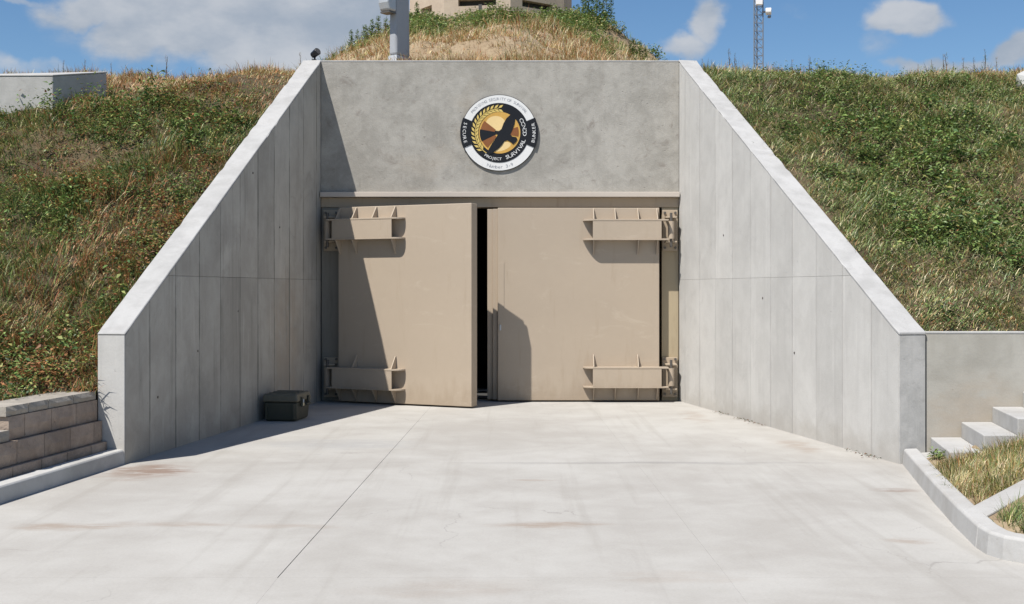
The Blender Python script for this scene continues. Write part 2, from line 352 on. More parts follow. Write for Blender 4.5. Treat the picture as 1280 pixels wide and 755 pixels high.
ap = MB().box(-14, 12, -12, 17.9, -0.30, -0.03).build('apron', 'steel_dark'); tag(ap, kind='structure')
def jx(y): return -1.302 + (y - 6.62) * 0.0198       # the sawn joint left of the middle
def kx(y): return 1.20 - (y - 6.62) * 0.012
g3, gb = 0.0004, 0.0007
def gj(y): return 0.0004 + 0.0024 * min(1, max(0, (15.5 - y) / 6))
rows = [(-12, 6.62 - gb), (6.62 + gb, 11.03 - gb), (11.03 + gb, 17.9)]
for i, (y0, y1) in enumerate(rows):
    if i == 0: cols = [(lambda y: -14, lambda y: -1.30 - g3), (lambda y: -1.30 + g3, lambda y: 1.2 - g3), (lambda y: 1.2 + g3, lambda y: 12)]
    else: cols = [(lambda y: -14, lambda y: jx(y) - gj(y)), (lambda y: jx(y) + gj(y), lambda y: kx(y) - g3), (lambda y: kx(y) + g3, lambda y: 12)]
    for a, b in cols:
        poly = [(a(y0), y0, -0.03), (b(y0), y0, -0.03), (b(y1), y1, -0.03), (a(y1), y1, -0.03)]
        MB().prism(poly, (0, 0, 0.03)).build('slab', 'floor_concrete', ap)

def grid_mesh(name, xs_fn, us, ys, mat):
    vs = []; nu, ny = len(us), len(ys)
    X = np.array([[xs_fn(u, y) for u in us] for y in ys]); Y = np.repeat(np.array(ys)[:, None], nu, 1)
    Z = hill(X, Y); vs = np.stack([X, Y, Z], -1).reshape(-1, 3)
    fs = [(j * nu + i, j * nu + i + 1, (j + 1) * nu + i + 1, (j + 1) * nu + i) for j in range(ny - 1) for i in range(nu - 1)]
    return vs, fs
us = list(np.arange(0, 8, 0.16)) + list(np.geomspace(8, 80, 16))
yl = list(np.arange(5.0, 17.41, 0.16)) + [17.42]
yr = list(np.arange(11.13, 17.41, 0.16)) + [17.42]
allv, allf = [], []
for vs, fs in (grid_mesh('l', lambda u, y: XL(y) - (0.17 if y > YF + .01 else 0.45) - u, us, yl, 0), grid_mesh('r', lambda u, y: XR(y) + 0.17 + u, us, yr, 0),
               grid_mesh('t', lambda u, y: u, list(-np.array(us[::-1])) + us[1:], list(np.arange(17.42, 44, 0.3)) + list(np.geomspace(44, 160, 14)), 0)):
    o = len(allv); allv += [tuple(v) for v in vs]; allf += [tuple(i + o for i in f) for f in fs]
hm = MB(); hm.v, hm.f = allv, allf
hillo = hm.build('hillside', 'hill_soil', smooth=True); tag(hillo, kind='structure')
for p in hillo.data.polygons:
    c = p.center
    if p.normal.z < 0: p.flip()
hillo.data.materials.append(MATS['dry_soil'])
for p in hillo.data.polygons:
    if p.center.y > 17.3: p.material_index = 1

tn = MB()
tn.box(-3.1, -2.78, 17.55, 26, -0.03, 3.4); tn.box(2.44, 2.75, 17.55, 26, -0.03, 3.4)
tn.box(-3.1, 2.75, 17.55, 26, 3.403, 3.7); tn.box(-2.777, 2.437, 25.7, 26, -0.03, 3.4)
tag(tn.build('tunnel', 'dark_inside'), kind='structure')
tag(MB().box(-2.777, 2.437, 17.905, 25.69, -0.04, 0.0).build('tunnel_floor', 'dark_inside'), kind='structure')

# ------------------------------------------------------------------ head wall
hw = thing('head_wall', 'blotchy grey concrete wall over the steel doors, carrying the round emblem', 'wall', (0, YB, 0))
bx0, bx1 = XL(YB) + 0.002, XR(YB) - 0.002
xs = [bx0, -1.53, -0.17, 1.19, bx1]
MB().box(bx0 - .25, bx1 + .25, 0.03, 0.42, 3.0, ZT - 0.02).build('core', 'head_concrete', hw)
MB().box(bx0, bx1, 0.0, 0.03, 3.003, ZT - 0.022).build('face', 'head_concrete', hw, bevel=0.003, seg=1)
MB().box(bx0, bx1, -0.002, 0.425, ZT - 0.02, ZT + 0.004).build('coping', 'cap_concrete', hw, bevel=0.006)
tag(MB().box(bx0, bx1, -0.085, 0.30, 2.925, 2.998).build('ledge', 'ledge_paint', hw, bevel=0.006), 'pale ledge strip along the foot of the wall')

# ------------------------------------------------------------------ wing walls with board-marked panels
def wing(side):
    X = XL if side < 0 else XR
    o = thing('wing_wall', ('sloping concrete wing wall in shade, left of the steel doors' if side < 0 else
                            'sloping pale concrete wing wall in full sun, right of the steel doors'), 'wall', (X(YF), YF, 0))
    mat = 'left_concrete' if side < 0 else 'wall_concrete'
    base = Vector((X(YF), YF, 0))
    d = Vector((X(YB) - X(YF), YB - YF, 0)); L = d.length; d.normalize()
    nrm = Vector((d.y, -d.x, 0)) * (-1 if side > 0 else 1)         # towards the doors
    out = -nrm
    def P(s, dep, z): return base + d * s + out * dep + Vector((0, 0, z)) - base
    def zt(s): return ZF + (ZT - ZF) * s / L
    fd = 0.022                                                       # thickness of the board-marked skin
    c = MB(); s1 = L + 0.42
    c.prism([P(0, fd, -.12), P(0, TH, -.12), P(0, TH, ZF - .03), P(0, fd, ZF - .03)], (0, 0, 0)) if 0 else None
    poly = [P(0.0, fd, -.12), P(s1, fd, -.12), P(s1, fd, ZT - .03), P(L, fd, ZT - .03), P(0.0, fd, ZF - .03)]
    c.prism(poly, out * (TH - fd)); c.build('core', 'joint_concrete', o)
    ep = MB(); ep.prism([P(-.014, .004, -.12), P(-.014, TH - .002, -.12), P(-.014, TH - .002, ZF - .034), P(-.014, .004, ZF - .034)], d * .0135)
    ep.build('end_face', 'weathered_concrete' if side > 0 else 'wall_concrete', o, bevel=0.003, seg=1)
    # coping: the pale finished top, a hair proud of the faces
    k = MB(); a = 0.003
    a = .0035; poly = [P(-.018, -a, ZF - .032), P(L, -a, ZT - .03), P(s1, -a, ZT - .03), P(s1, -a, ZT + .012), P(L, -a, ZT + .012), P(-.018, -a, ZF - .002)]
    sA = [-.018 + (L + .018) * i / 60 for i in range(61)] + [s1]
    k = MB()
    for i, q in enumerate(sA):
        zz = (ZF + (ZT - ZF) * max(q, 0) / L if q <= L else ZT) - .002 + (.014 if q >= L else 0)
        for dep, top in ((-a, 0), (-a, 1), (TH + a, 1), (TH + a, 0)):
            ch = rnd.uniform(0, .003) + (rnd.uniform(.006, .018) if rnd.random() < .10 else 0)
            k.v.append(tuple(P(q, dep + (ch * .6 if dep < 0 else -ch * .6) * top, zz - (ch if top else .03))))
    for i in range(len(sA) - 1):
        for j in range(4): u_ = i * 4 + j; w_ = i * 4 + (j + 1) % 4; k.f.append((u_, w_, w_ + 4, u_ + 4))
    k.f += [(3, 2, 1, 0), tuple(range((len(sA) - 1) * 4, len(sA) * 4))]
    k.build('coping', 'cap_concrete', o, bevel=0.006, seg=1)
    cuts = [0.0, 0.52] + [0.52 + 0.612 * i for i in range(1, 9)] + [L]
    gap = 0.0036 if side < 0 else 0.0026; hg = 0.0012; zs = 1.74
    for s0, e in zip(cuts[:-1], cuts[1:]):
        if e - s0 < 0.1: continue
        a0, a1 = s0 + (gap if s0 > 0 else 0), e - gap
        dep = rnd.uniform(-0.0012, 0.0015)
        t0, t1 = zt(a0) - .032, zt(a1) - .032
        lo = [(a0, -.10), (a1, -.10)]; hi = None
        if t0 >= zs:
            lo += [(a1, zs - hg), (a0, zs - hg)]; hi = [(a0, zs + hg), (a1, zs + hg), (a1, t1), (a0, t0)]
        elif t1 <= zs: lo += [(a1, t1), (a0, t0)]
        else:
            sc = a0 + (a1 - a0) * (zs - t0) / (t1 - t0)
            lo += [(a1, zs - hg), (sc, zs - hg), (a0, t0)]; hi = [(sc + .004, zs + hg), (a1, zs + hg), (a1, t1)]
        for pl in (lo, hi):
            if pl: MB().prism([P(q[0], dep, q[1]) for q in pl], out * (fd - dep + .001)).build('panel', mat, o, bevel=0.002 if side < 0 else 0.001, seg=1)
    # form-tie plugs
    for (s, z) in ([(1.7, .95), (3.4, 3.0), (.7, .55), (2.9, 1.35), (4.4, 2.4)] if side < 0 else [(3.2, 1.5), (2.3, .9), (4.5, 2.3)]):
        MB().tube(P(s, -0.0045, z), P(s, .01, z), 0.013, 8).build('tie_plug', 'steel_dark', o)
    return o
wing(-1); wing(1)

# ------------------------------------------------------------------ steel frame
fr = thing('door_frame', 'beige steel frame lining the bunker doorway', 'door frame', (0, YB, 0))
MB().box(bx0, bx1, 0.015, 0.30, 2.785, 2.922).build('header', 'frame_paint', fr, bevel=0.004)
AX = (-2.60, 2.262); AY = 17.0
for s, x0, x1 in ((-1, bx0 + .002, -2.47), (1, 2.155, bx1 - .002)):
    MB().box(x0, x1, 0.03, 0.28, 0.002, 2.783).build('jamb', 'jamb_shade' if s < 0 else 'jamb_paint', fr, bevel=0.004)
    xa = AX[0] if s < 0 else AX[1]
    for zc in (2.455, 0.357):
        up = 0.29 if zc > 1 else 0.27
        hp = MB().box(xa - .105, xa + .115, -0.02, 0.028, zc - .30, zc + up).build('hinge_plate', 'frame_paint', fr, bevel=0.004)
        for dz in (-.185, .165):
            MB().box(xa - .075, xa + .085, -0.185, -0.022, zc + dz, zc + dz + .022).build('lug', 'frame_paint', hp, bevel=0.003)
        for dx in (-.07, .08):
            for dz in (-.255, .245):
                MB().tube((xa + dx, -0.05, zc + dz), (xa + dx, -0.021, zc + dz), 0.019, 6).build('bolt', 'steel_dark', hp)
MB().box(bx0 + .01, bx1 - .01, 0.14, 0.40, 0.001, 0.012).build('sill_plate', 'steel_dark', fr)

# ------------------------------------------------------------------ blast doors
def blast_door(s, W, label, ang):
    """s=+1: hinge at the left, leaf grows to +x; s=-1 mirrored"""
    xa = AX[0] if s > 0 else AX[1]
    o = thing('blast_door', label, 'door', (xa, AY, 0), ang, 'pair of blast doors')
    def bx(x0, x1, *r):
        return MB().box(min(s * x0, s * x1), max(s * x0, s * x1), *r)
    y0, y1 = -0.03, 0.14
    bx(.165, W + .165, y0, y1, 0.022, 2.765).build('leaf', 'door_paint', o, bevel=0.007)
    if s < 0:      # the right-hand leaf carries the stepped meeting edge
        bx(W + .165, W + .235, 0.05, y1 - .003, 0.03, 2.755).build('rebate', 'door_paint', o, bevel=0.004)
        bx(W + .235, W + .315, 0.105, y1 + .02, 0.03, 2.755).build('rebate', 'door_paint', o, bevel=0.004)
        MB().box(-(W + .16), -(W + .075), y0 - .006, y0 - .0005, 0.03, 1.98).build('cover_strip', 'door_paint', o, bevel=0.002)
        ck = MB().box(-(W + .14), -(W + .115), y0 - .022, y0 - .007, 1.02, 1.10).build('lock_tab', 'galvanised', o, bevel=0.003)
    else:
        bx(.19, W + .14, y1 + .0005, y1 + .05, .06, 2.72).build('back_plate', 'door_paint', o, bevel=0.004)
    for zc, top in ((2.447, True), (0.357, False)):
        h = 0.137; p = 0.15
        b = bx(.15, 1.12, y0 - p, y0 - p + .016, zc - h + .011, zc + h - .011).build('hinge_bracket', 'door_paint', o, bevel=0.003)
        for zf in (zc - h - .011, zc + h - .011):
            pl = [(.05, y0 - .0005), (.05, y0 - p - .004), (1.12, y0 - p - .004)]
            for i in range(1, 7):
                t = i / 6 * math.pi / 2; pl.append((1.12 + .135 * math.sin(t), y0 - .0005 - (p + .0035) * math.cos(t)))
            MB().prism([(s * x, y, zf) for x, y in pl], (0, 0, .022)).build('flange', 'door_paint', b, bevel=0.002, seg=1)
        four = (1.105, .80, .475, .205)
        above, below = (four, (1.105, .475, .205)) if top else ((1.105, .475), four)
        def gusset(x, z0, z1):
            pl = [(y0 - .0005, z0), (y0 - p + .01, z0), (y0 - .022, z1), (y0 - .0005, z1)]
            MB().prism([(s * x - .007, y, z) for y, z in pl], (.014, 0, 0)).build('gusset', 'door_paint', b, bevel=0.0015, seg=1)
        for x in above: gusset(x, zc + h + .0115, 2.755 if top else zc + h + .185)
        for x in below: gusset(x, zc - h - .0115, 0.03 if not top else zc - h - .21)
        # interior stiffener seen in the open end, knuckle on the pin
        MB().box(s * .98 - .007, s * .98 + .007, y0 - p + .017, y0 - .0005, zc - h + .0115, zc + h - .0115).build('stiffener', 'door_paint', b)
        MB().tube((0, -.055, zc - .125), (0, -.055, zc + .125), 0.045, 14).build('knuckle', 'door_paint', b)
        MB().tube((0, -.055, zc - .245), (0, -.055, zc + .245), 0.02, 10).build('hinge_pin', 'steel_dark', b)
    return o
blast_door(1, 2.11, 'left steel blast door swung partly open, with a wall shadow across it', R(-24.6))
blast_door(-1, 2.30, 'right steel blast door standing closed, fully sunlit beside its jamb', 0)
tag(MB().box(-.75, -.30, 18.75, 19.0, 0.001, 0.02).build('bright_patch_strip', 'sign_white'), 'white strip put in for a bright patch on the dark floor between the doors', 'strip')  # white strip stands in for a small bright patch inside, not a threshold

# ------------------------------------------------------------------ round emblem
EX, EZ, RO = (624 - 640) / 87.0, 1.6 + (362 - 166.3) / 87.0, 0.541
em = thing('round_emblem', 'round black, white and gold emblem with a bird, mounted on the wall above the doors', 'emblem', (EX, YB, EZ))
def disc(name, mat, r, y0, y1, cx=0, cz=0, n=64):
    return MB().prism([(cx + r * math.cos(2 * math.pi * i / n), y1, cz + r * math.sin(2 * math.pi * i / n)) for i in range(n)], (0, y0 - y1, 0)).build(name, mat, em)
def flat(name, mat, polys, y, th=0.003, parent=None):
    b = MB()
    for pl in polys: b.prism([(x, y, z) for x, z in pl], (0, -th, 0))
    return b.build(name, mat, parent or em)
disc('rim', 'sign_black', RO + .008, -0.022, -0.002)
disc('outer_ring', 'sign_white', RO, -0.028, -0.0225)
disc('inner_disc', 'sign_black', .428, -0.032, -0.0285)
def arc_band(r0, r1, a0, a1, n=16):
    A = [R(a0 + (a1 - a0) * i / n) for i in range(n + 1)]
    return [(r1 * math.cos(a), r1 * math.sin(a)) for a in A] + [(r0 * math.cos(a), r0 * math.sin(a)) for a in reversed(A)]
for a0, a1 in ((-23, 23), (157, 203)):
    t_ = flat('side_tab', 'sign_black', [arc_band(.405, RO + .018, a0, a1)], -.0325)
disc('globe', 'sign_gold', .298, -0.0352, -0.0325, .006, 0)
# pale light patch and brown blades of the trefoil on the globe
flat('globe_patch', 'sign_pale', [[(-.05 + .14 * math.cos(t), .13 + .11 * math.sin(t)) for t in np.linspace(0, 2 * math.pi, 24, endpoint=False)]], -.0355, .0006)
flat('globe_patch', 'sign_pale', [[(.03 + .13 * math.cos(t) - .04 * math.sin(t), -.20 + .05 * math.sin(t) + .05 * math.cos(t)) for t in np.linspace(0, 2 * math.pi, 24, endpoint=False)]], -.0355, .0006)
for a_, b_ in ((206, 232), (-12, 18), (142, 170)): flat('trefoil_blade', 'sign_brown', [[(.006 + q[0], q[1]) for q in arc_band(.07, .275, a_, b_, 10)]], -.0363, .0012)
flat('trefoil_dark_blade', 'sign_black', [[(.006 + q[0], q[1]) for q in arc_band(.05, .285, 170, 206, 10)]], -.0378, .0008)  # black left blade of the trefoil, part of the emblem's print
bird = [(.20, .225), (.215, .19), (.205, .11), (.175, .03), (.15, -.02), (.175, -.05), (.23, -.06), (.245, -.09), (.22, -.13), (.185, -.155), (.16, -.125),
        (.11, -.10), (.07, -.115), (.04, -.165), (-.01, -.215), (-.09, -.27), (-.145, -.285), (-.135, -.22), (-.09, -.14), (-.04, -.07), (-.015, -.03), (-.05, .0), (-.055, .03),
        (.0, .02), (.035, .05), (.06, .12), (.10, .19), (.15, .235)]
def tri(b, pl): return [pl]
flat('bird', 'sign_black', [[(x * 1.09 - .004, z * 1.09) for x, z in bird]], -.0388, .003)
# wheat wreath on the left
lv = []
for i in range(15):
    a = R(92 + i * 9.6)
    for k in (-1, 1):
        r0 = .345 + k * .008; cx, cz = r0 * math.cos(a), r0 * math.sin(a)
        dr = a - math.pi / 2 + k * .55; L, w_ = .085, .017
        dx, dz = math.cos(dr), math.sin(dr)
        if k < 0: pass
        tip = (cx + dx * L, cz + dz * L)
        lv.append([(cx, cz), (cx + dx * L * .5 - dz * w_, cz + dz * L * .5 + dx * w_), tip, (cx + dx * L * .5 + dz * w_, cz + dz * L * .5 - dx * w_)])
flat('wheat_wreath', 'sign_wheat', lv + [arc_band(.338, .348, 92, 238, 24)], -.0335, .004)

def glyphs(text, size):
    cu = bpy.data.curves.new('lettering', 'FONT'); cu.body = text; cu.size = size; cu.resolution_u = 2
    o = bpy.data.objects.new('lettering', cu); COL.objects.link(o)
    bpy.context.view_layer.update()
    dg = bpy.context.evaluated_depsgraph_get(); me = o.evaluated_get(dg).to_mesh()
    vs = [tuple(v.co) for v in me.vertices]; fs = [tuple(p.vertices) for p in me.polygons]
    o.evaluated_get(dg).to_mesh_clear(); bpy.data.objects.remove(o); bpy.data.curves.remove(cu)
    return vs, fs
def arc_text(text, r, mid, size, mat, name, step, inward=False, y=-.0345, bold=1.0):
    """letters set one by one round a circle, one mesh per word; inward=True reads along the bottom"""
    n = len(text); b = MB()
    for i, ch in enumerate(text + ' '):
        if ch == ' ':
            if b.v: b.build(name, mat, em)
            b = MB(); continue
        vs, fs = glyphs(ch, size)
        w_ = max(v[0] for v in vs) + min(v[0] for v in vs)
        off = (i - (n - 1) / 2) * step
        a = R(mid + (off if inward else -off))
        up = Vector((math.cos(a), 0, math.sin(a))) * (-1 if inward else 1)
        rt = Vector((up.z, 0, -up.x))
        c = Vector((math.cos(a), 0, math.sin(a))) * r
        b.add([c + rt * (v[0] - w_ / 2) * bold + up * (v[1] - size * .35) + Vector((0, y, 0)) for v in vs], fs)
arc_text('PROVIDING SECURITY OF SURVIVAL', .487, 90, .056, 'sign_grey', 'lettering', 3.6, y=-.0295)
arc_text('Number 3-9', .488, -88, .066, 'sign_grey', 'lettering', 4.4, True, y=-.0295, bold=1.15)
arc_text('SURVIVAL CONDO', .365, -22, .080, 'sign_white', 'lettering', 7.7, True, bold=1.2)
arc_text('PROJECT', .375, -104, .055, 'sign_white', 'lettering', 5.6, True, bold=1.25)
arc_text('SECURE', .50, 180, .066, 'sign_white', 'lettering', 6.0, True, y=-.0365, bold=1.1)
arc_text('BUNKER', .50, 0, .066, 'sign_white', 'lettering', 5.6, True, y=-.0365, bold=1.1)

# ------------------------------------------------------------------ dark carry case against the left wing wall
ca = thing('storage_case', 'dark plastic carry case with a dusty lid, on the paving against the left wing wall', 'case', (-2.775, 14.70, 0), -math.atan(.129))
def rbox(x0, x1, y0, y1, z0, z1, tx=0.0, ty=0.0):
    b = MB(); b.box(x0, x1, y0, y1, z0, z1)
    b.v = [(x - (tx if x > 0 else -tx) * (0 if z > (z0 + z1) / 2 else 1), y - (ty if y > 0 else -ty) * (0 if z > (z0 + z1) / 2 else 1), z) for x, y, z in b.v]
    return b
rbox(-.215, .215, -.27, .27, 0.004, .235, .02, .02).build('tub', 'black_plastic', ca, bevel=.03, seg=3)
lid = rbox(-.228, .228, -.283, .283, .237, .335, 0, 0); lid.v = [(x * (.93 if z > .3 else 1), y * (.94 if z > .3 else 1), z) for x, y, z in lid.v]
lido = lid.build('lid', 'case_lid', ca, bevel=.025, seg=3)
for y in (-.15, 0, .15): MB().box(-.17, .17, y - .025, y + .025, .33, .345).build('lid_rib', 'case_lid', lido, bevel=.006)
for y in (-.13, .13):
    MB().box(.224, .247, y - .03, y + .03, .17, .29).build('latch', 'black_plastic', ca, bevel=.006)
hb = MB(); hb.tube((.235, -.08, .215), (.275, -.08, .20), .011, 8); hb.tube((.275, -.08, .20), (.275, .08, .20), .012, 8); hb.tube((.275, .08, .20), (.235, .08, .215), .011, 8)
hb.build('handle', 'black_plastic', ca, smooth=False)
pad = MB().box(.248, .262, -.155, -.125, .185, .225).build('padlock', 'brass', ca, bevel=.004)
sh = MB(); sh.tube((.255, -.15, .225), (.255, -.15, .262), .005, 6); sh.tube((.255, -.13, .225), (.255, -.13, .262), .005, 6); sh.tube((.255, -.15, .262), (.255, -.13, .262), .005, 6); sh.build('shackle', 'galvanised', pad)
for x in (-.17, .17):
    MB().box(x - .012, x + .012, -.285, -.262, .03, .22).build('corner_rib', 'black_plastic', ca, bevel=.005)

# ------------------------------------------------------------------ left: kerb and battered block wall
dl = Vector((XL(YB) - XL(YF), YB - YF, 0)).normalized(); nl = Vector((-dl.y, dl.x, 0))          # nl points away from the paving
o0 = Vector((XL(YF), YF, 0))
def LW(s, dep, z): return o0 - dl * s + nl * dep + Vector((0, 0, z))       # s runs from the wing wall towards the camera
kb = MB(); prof = [(0.004, -.05), (0.012, .118), (.024, .132), (.135, .138), (.14, -.05)]
kb.prism([LW(0.004, d, z) for d, z in prof], -dl * 9.0)
tag(kb.build('kerb', 'kerb_concrete', bevel=.004), 'pale concrete kerb along the foot of the block wall', 'kerb')
bw = thing('block_wall', 'low brown concrete block retaining wall leaning back beside the left wing wall', 'wall', tuple(LW(0, .14, 0)))
bl = Vector(bw.location)
def block(s0, s1, dep, z0, z1, name, mat, depth=.28, rough=.006):
    b = MB(); g_ = .0035; nx, nz = 4, 2
    # split-faced front, slightly uneven
    vs, fs = [], []
    for j in range(nz + 1):
        for i in range(nx + 1):
            edge = i in (0, nx) or j in (0, nz)
            push = 0.010 if edge else -rnd.uniform(0, 2 * rough)
            vs.append(LW(s0 + g_ + (s1 - s0 - 2 * g_) * i / nx, dep + push, z0 + g_ * .6 + (z1 - z0 - 1.2 * g_) * j / nz) - bl)
    for j in range(nz):
        for i in range(nx): a = j * (nx + 1) + i; fs.append((a, a + 1, a + nx + 2, a + nx + 1))
    k = len(vs)
    cs = [0, nx, (nz + 1) * (nx + 1) - 1, nz * (nx + 1)]
    back = [LW(s, dep + depth, z) - bl for s, z in ((s0 + g_, z0 + g_ * .6), (s1 - g_, z0 + g_ * .6), (s1 - g_, z1 - g_ * .6), (s0 + g_, z1 - g_ * .6))]
    vs += back
    fs += [tuple(range(nx, -1, -1)) + (k, k + 1), tuple(range(nz * (nx + 1), (nz + 1) * (nx + 1))) + (k + 2, k + 3),
           tuple(j * (nx + 1) for j in range(nz + 1)) + (k + 3, k), tuple(j * (nx + 1) + nx for j in range(nz, -1, -1)) + (k + 1, k + 2), (k, k + 3, k + 2, k + 1)]
    b.add(vs, fs); return b.build(name, mat, bw)
STEP = 1.52
courses = [(-.02, .21, .16), (.21, .40, .205), (.40, .59, .25)]
for ci, (z0, z1, dep) in enumerate(courses):
    s = .012 + dep * .06; first = True
    end = 4.6 if ci < 2 else STEP
    ln = (.30, .16, .40)[ci]
    while s < end - .05:
        e = min(s + ln, end); block(s, e, dep, z0, z1, 'block', 'block_concrete'); s = e; ln = .43 + rnd.uniform(-.01, .01)
for a, b_ in ((.03, .45), (.45, .88), (.88, 1.20), (1.20, STEP + .02)):
    block(a, b_, .262, .59, .672, 'cap_block', 'block_cap', .34, .008)
s = STEP + .03
while s < 4.6: block(s, s + .5, .225, .40, .49, 'cap_block', 'block_cap', .34, .003); s += .5
# the upper course turns back into the slope at the step
def ret(dep0, dep1, z0, z1, name, mat, s0=STEP - .26, s1=STEP):
    b = MB(); b.prism([LW(s0, dep0, z0) - bl, LW(s1, dep0, z0) - bl, LW(s1, dep1, z0) - bl, LW(s0, dep1, z0) - bl], (0, 0, z1 - z0)); b.build(name, mat, bw, bevel=.006, seg=1)
d = .55
while d < 2.6: ret(d, d + .425, .40, .588, 'block', 'block_concrete', STEP - .30, STEP - .07); d += .43
d = .622
while d < 2.6: ret(d, d + .445, .592, .685, 'cap_block', 'block_cap', STEP - .34, STEP + .02); d += .45

# ------------------------------------------------------------------ right: retaining wall, steps, kerb, planting bed
rw = thing('retaining_wall', 'tan stained concrete retaining wall behind the steps on the right', 'wall', (3.86, 11.0, 0))
x0 = XR(YF) + TH + .010 - 3.86
for a, b_ in ((x0, 1.95), (1.956, 5.0), (5.006, 9.0)):
    MB().box(a, b_, 0, .2, -.1, 1.19).build('panel', 'retaining_concrete', rw, bevel=.004, seg=1)
MB().box(x0 - .001, 9.002, -.003, .205, 1.191, 1.212).build('coping', 'kerb_concrete', rw, bevel=.006)
ang = math.atan(.19)
stp = thing('concrete_steps', 'white concrete steps climbing right along the tan retaining wall', 'steps', (3.80, 10.995, 0))
zr = [.10, .238, .380, .520, .660, .800, .940, 1.08, 1.19]
xsn = [-.24, .06, .345, .63, .91, 1.195, 1.48, 1.765, 2.05, 3.4]
for i in range(len(zr)):
    xa, xb = xsn[i], xsn[i + 1]; D = 1.0
    xb2 = xb - .0015
    poly = [(xa, 0, -.1), (xa - .19 * D, -D, -.1), (xb2 - .19 * D, -D, -.1), (xb2, 0, -.1)]
    if i == 0: poly = [(-.093, -.065, -.1), (-.208, -.62, -.1), (xb2 - .12, -.62, -.1), (xb2, 0, -.1), (-.055, 0, -.1)]
    MB().prism(poly, (0, 0, zr[i] + .1)).build('step', 'step_concrete', stp, bevel=.008)
# kerb: swept section
path = [(3.575, 10.93), (3.40, 10.1), (3.165, 8.97), (2.985, 8.05), (2.872, 7.40), (2.862, 7.20), (2.90, 7.06), (3.01, 6.93), (3.25, 6.78), (4.2, 6.25), (8.5, 3.9)]
def sweep(path, prof, close=True):
    b = MB(); n = len(prof); P_ = [Vector((p[0], p[1], 0)) for p in path]
    for i, p in enumerate(P_):
        t = (P_[min(i + 1, len(P_) - 1)] - P_[max(i - 1, 0)]).normalized(); nn = Vector((-t.y, t.x, 0))
        for dpt, z in prof: b.v.append(tuple(p + nn * dpt + Vector((0, 0, z))))
    for i in range(len(P_) - 1):
        for j in range(n): a = i * n + j; c = i * n + (j + 1) % n; b.f.append((a, c, c + n, a + n))
    b.f += [tuple(range(n - 1, -1, -1)), tuple(range((len(P_) - 1) * n, len(P_) * n))]
    return b
kp = [(0, -.05), (.018, .128), (.032, .142), (.125, .147), (.14, .140), (.145, -.05)]
cuts = [(0, 3.30, 0, 4), (0, 0, 4, 9), (0, 0, 9, 11)]
kr = thing('kerb', 'pale curving concrete kerb round the planting bed on the right', 'kerb', (3.575, 10.93, 0))
for a, b_ in ((0, 5), (4, 9), (8, 11)):
    pp = path[a:b_]
    if a: pp = [tuple(Vector(pp[0]) + (Vector(pp[1]) - Vector(pp[0])).normalized() * .008)] + pp[1:]
    sb = sweep([(x - 3.575, y - 10.93) for x, y in pp], kp); sb.build('kerb_stone', 'step_concrete', kr, bevel=.004, seg=1)
def bedz(x, y):
    px = np.interp(y, [6.9, 7.2, 8.05, 8.97, 10.93], [3.0, 2.86, 2.985, 3.165, 3.575])
    return 0.105 + 0.30 * np.clip(np.asarray(x) - px - .12, 0, 3) + (N2(np.asarray(x) * 4, np.asarray(y) * 4) - .5) * .06
gv, gf = [], []
ysb = np.linspace(4.6, 10.37, 45); ub = np.linspace(0, 5, 40)
for y in ysb:
    px = float(np.interp(y, [4.6, 6.25, 6.78, 6.93, 7.06, 7.20, 7.4, 8.05, 8.97, 10.1, 10.93], [7.2, 4.2, 3.25, 3.01, 2.90, 2.862, 2.872, 2.985, 3.165, 3.40, 3.575])) + .10
    for u in ub: gv.append((px + u, y, float(bedz(px + u, y))))
nb = len(ub)
gf = [(j * nb + i, j * nb + i + 1, (j + 1) * nb + i + 1, (j + 1) * nb + i) for j in range(len(ysb) - 1) for i in range(nb - 1)]
bm_ = MB(); bm_.v, bm_.f = gv, gf
tag(bm_.build('planting_bed', 'dry_soil', smooth=True), kind='structure')
# white edging across the bed
e0, e1 = Vector((3.02, 7.78)), Vector((4.9, 9.25)); de = (e1 - e0).normalized(); ne = Vector((-de.y, de.x))
eb = MB()
for k, q in enumerate((e0, e0 + de * .8, e0 + de * 1.6, e1)):
    for dd, zz in ((-.085, -.05), (-.085, .03), (.085, .035), (.085, -.05)):
        r_ = q + ne * dd; eb.v.append((r_.x, r_.y, float(bedz(q.x, q.y)) + zz))
for k in range(3):
    for j in range(4): a = k * 4 + j; c = k * 4 + (j + 1) % 4; eb.f.append((a, c, c + 4, a + 4))
eb.f += [(3, 2, 1, 0), (12, 13, 14, 15)]
tag(eb.build('edging_strip', 'step_concrete', bevel=.008), 'white concrete edging strip running diagonally across the planting bed', 'edging')
def rock(name, loc, r, seed, label, cat, mat='white_rock', sq=(1, 1, .7), group=None):
    bm = bmesh.new(); bmesh.ops.create_icosphere(bm, subdivisions=2, radius=1)
    rr = random.Random(seed); off = Vector((rr.random() * 50, rr.random() * 50, 0))
    for v in bm.verts:
        k = 1 + .35 * (mnoise.noise(v.co * 1.3 + off)); v.co = Vector((v.co.x * sq[0], v.co.y * sq[1], v.co.z * sq[2])) * r * k
    me = bpy.data.meshes.new(name); bm.to_mesh(me); bm.free(); me.materials.append(MATS[mat])
    return tag(link(name, me, None, loc), label, cat, group)
for i, (x, y, r_) in enumerate([(3.50, 7.72, .045), (3.66, 7.85, .035), (3.57, 7.62, .028), (3.42, 7.66, .024), (3.78, 8.0, .05), (3.85, 7.7, .04)]):
    rock('stone', (x, y, float(bedz(x, y)) + r_ * .2), r_, i, 'pale pebble lying on the soil in front of the edging strip', 'stone', group='pebbles in the planting bed')
rock('rock', (7.43, 16.75, 4.47), .34, 9, 'white rock at the far right of the hill crest', 'rock', sq=(1.0, .8, .75))

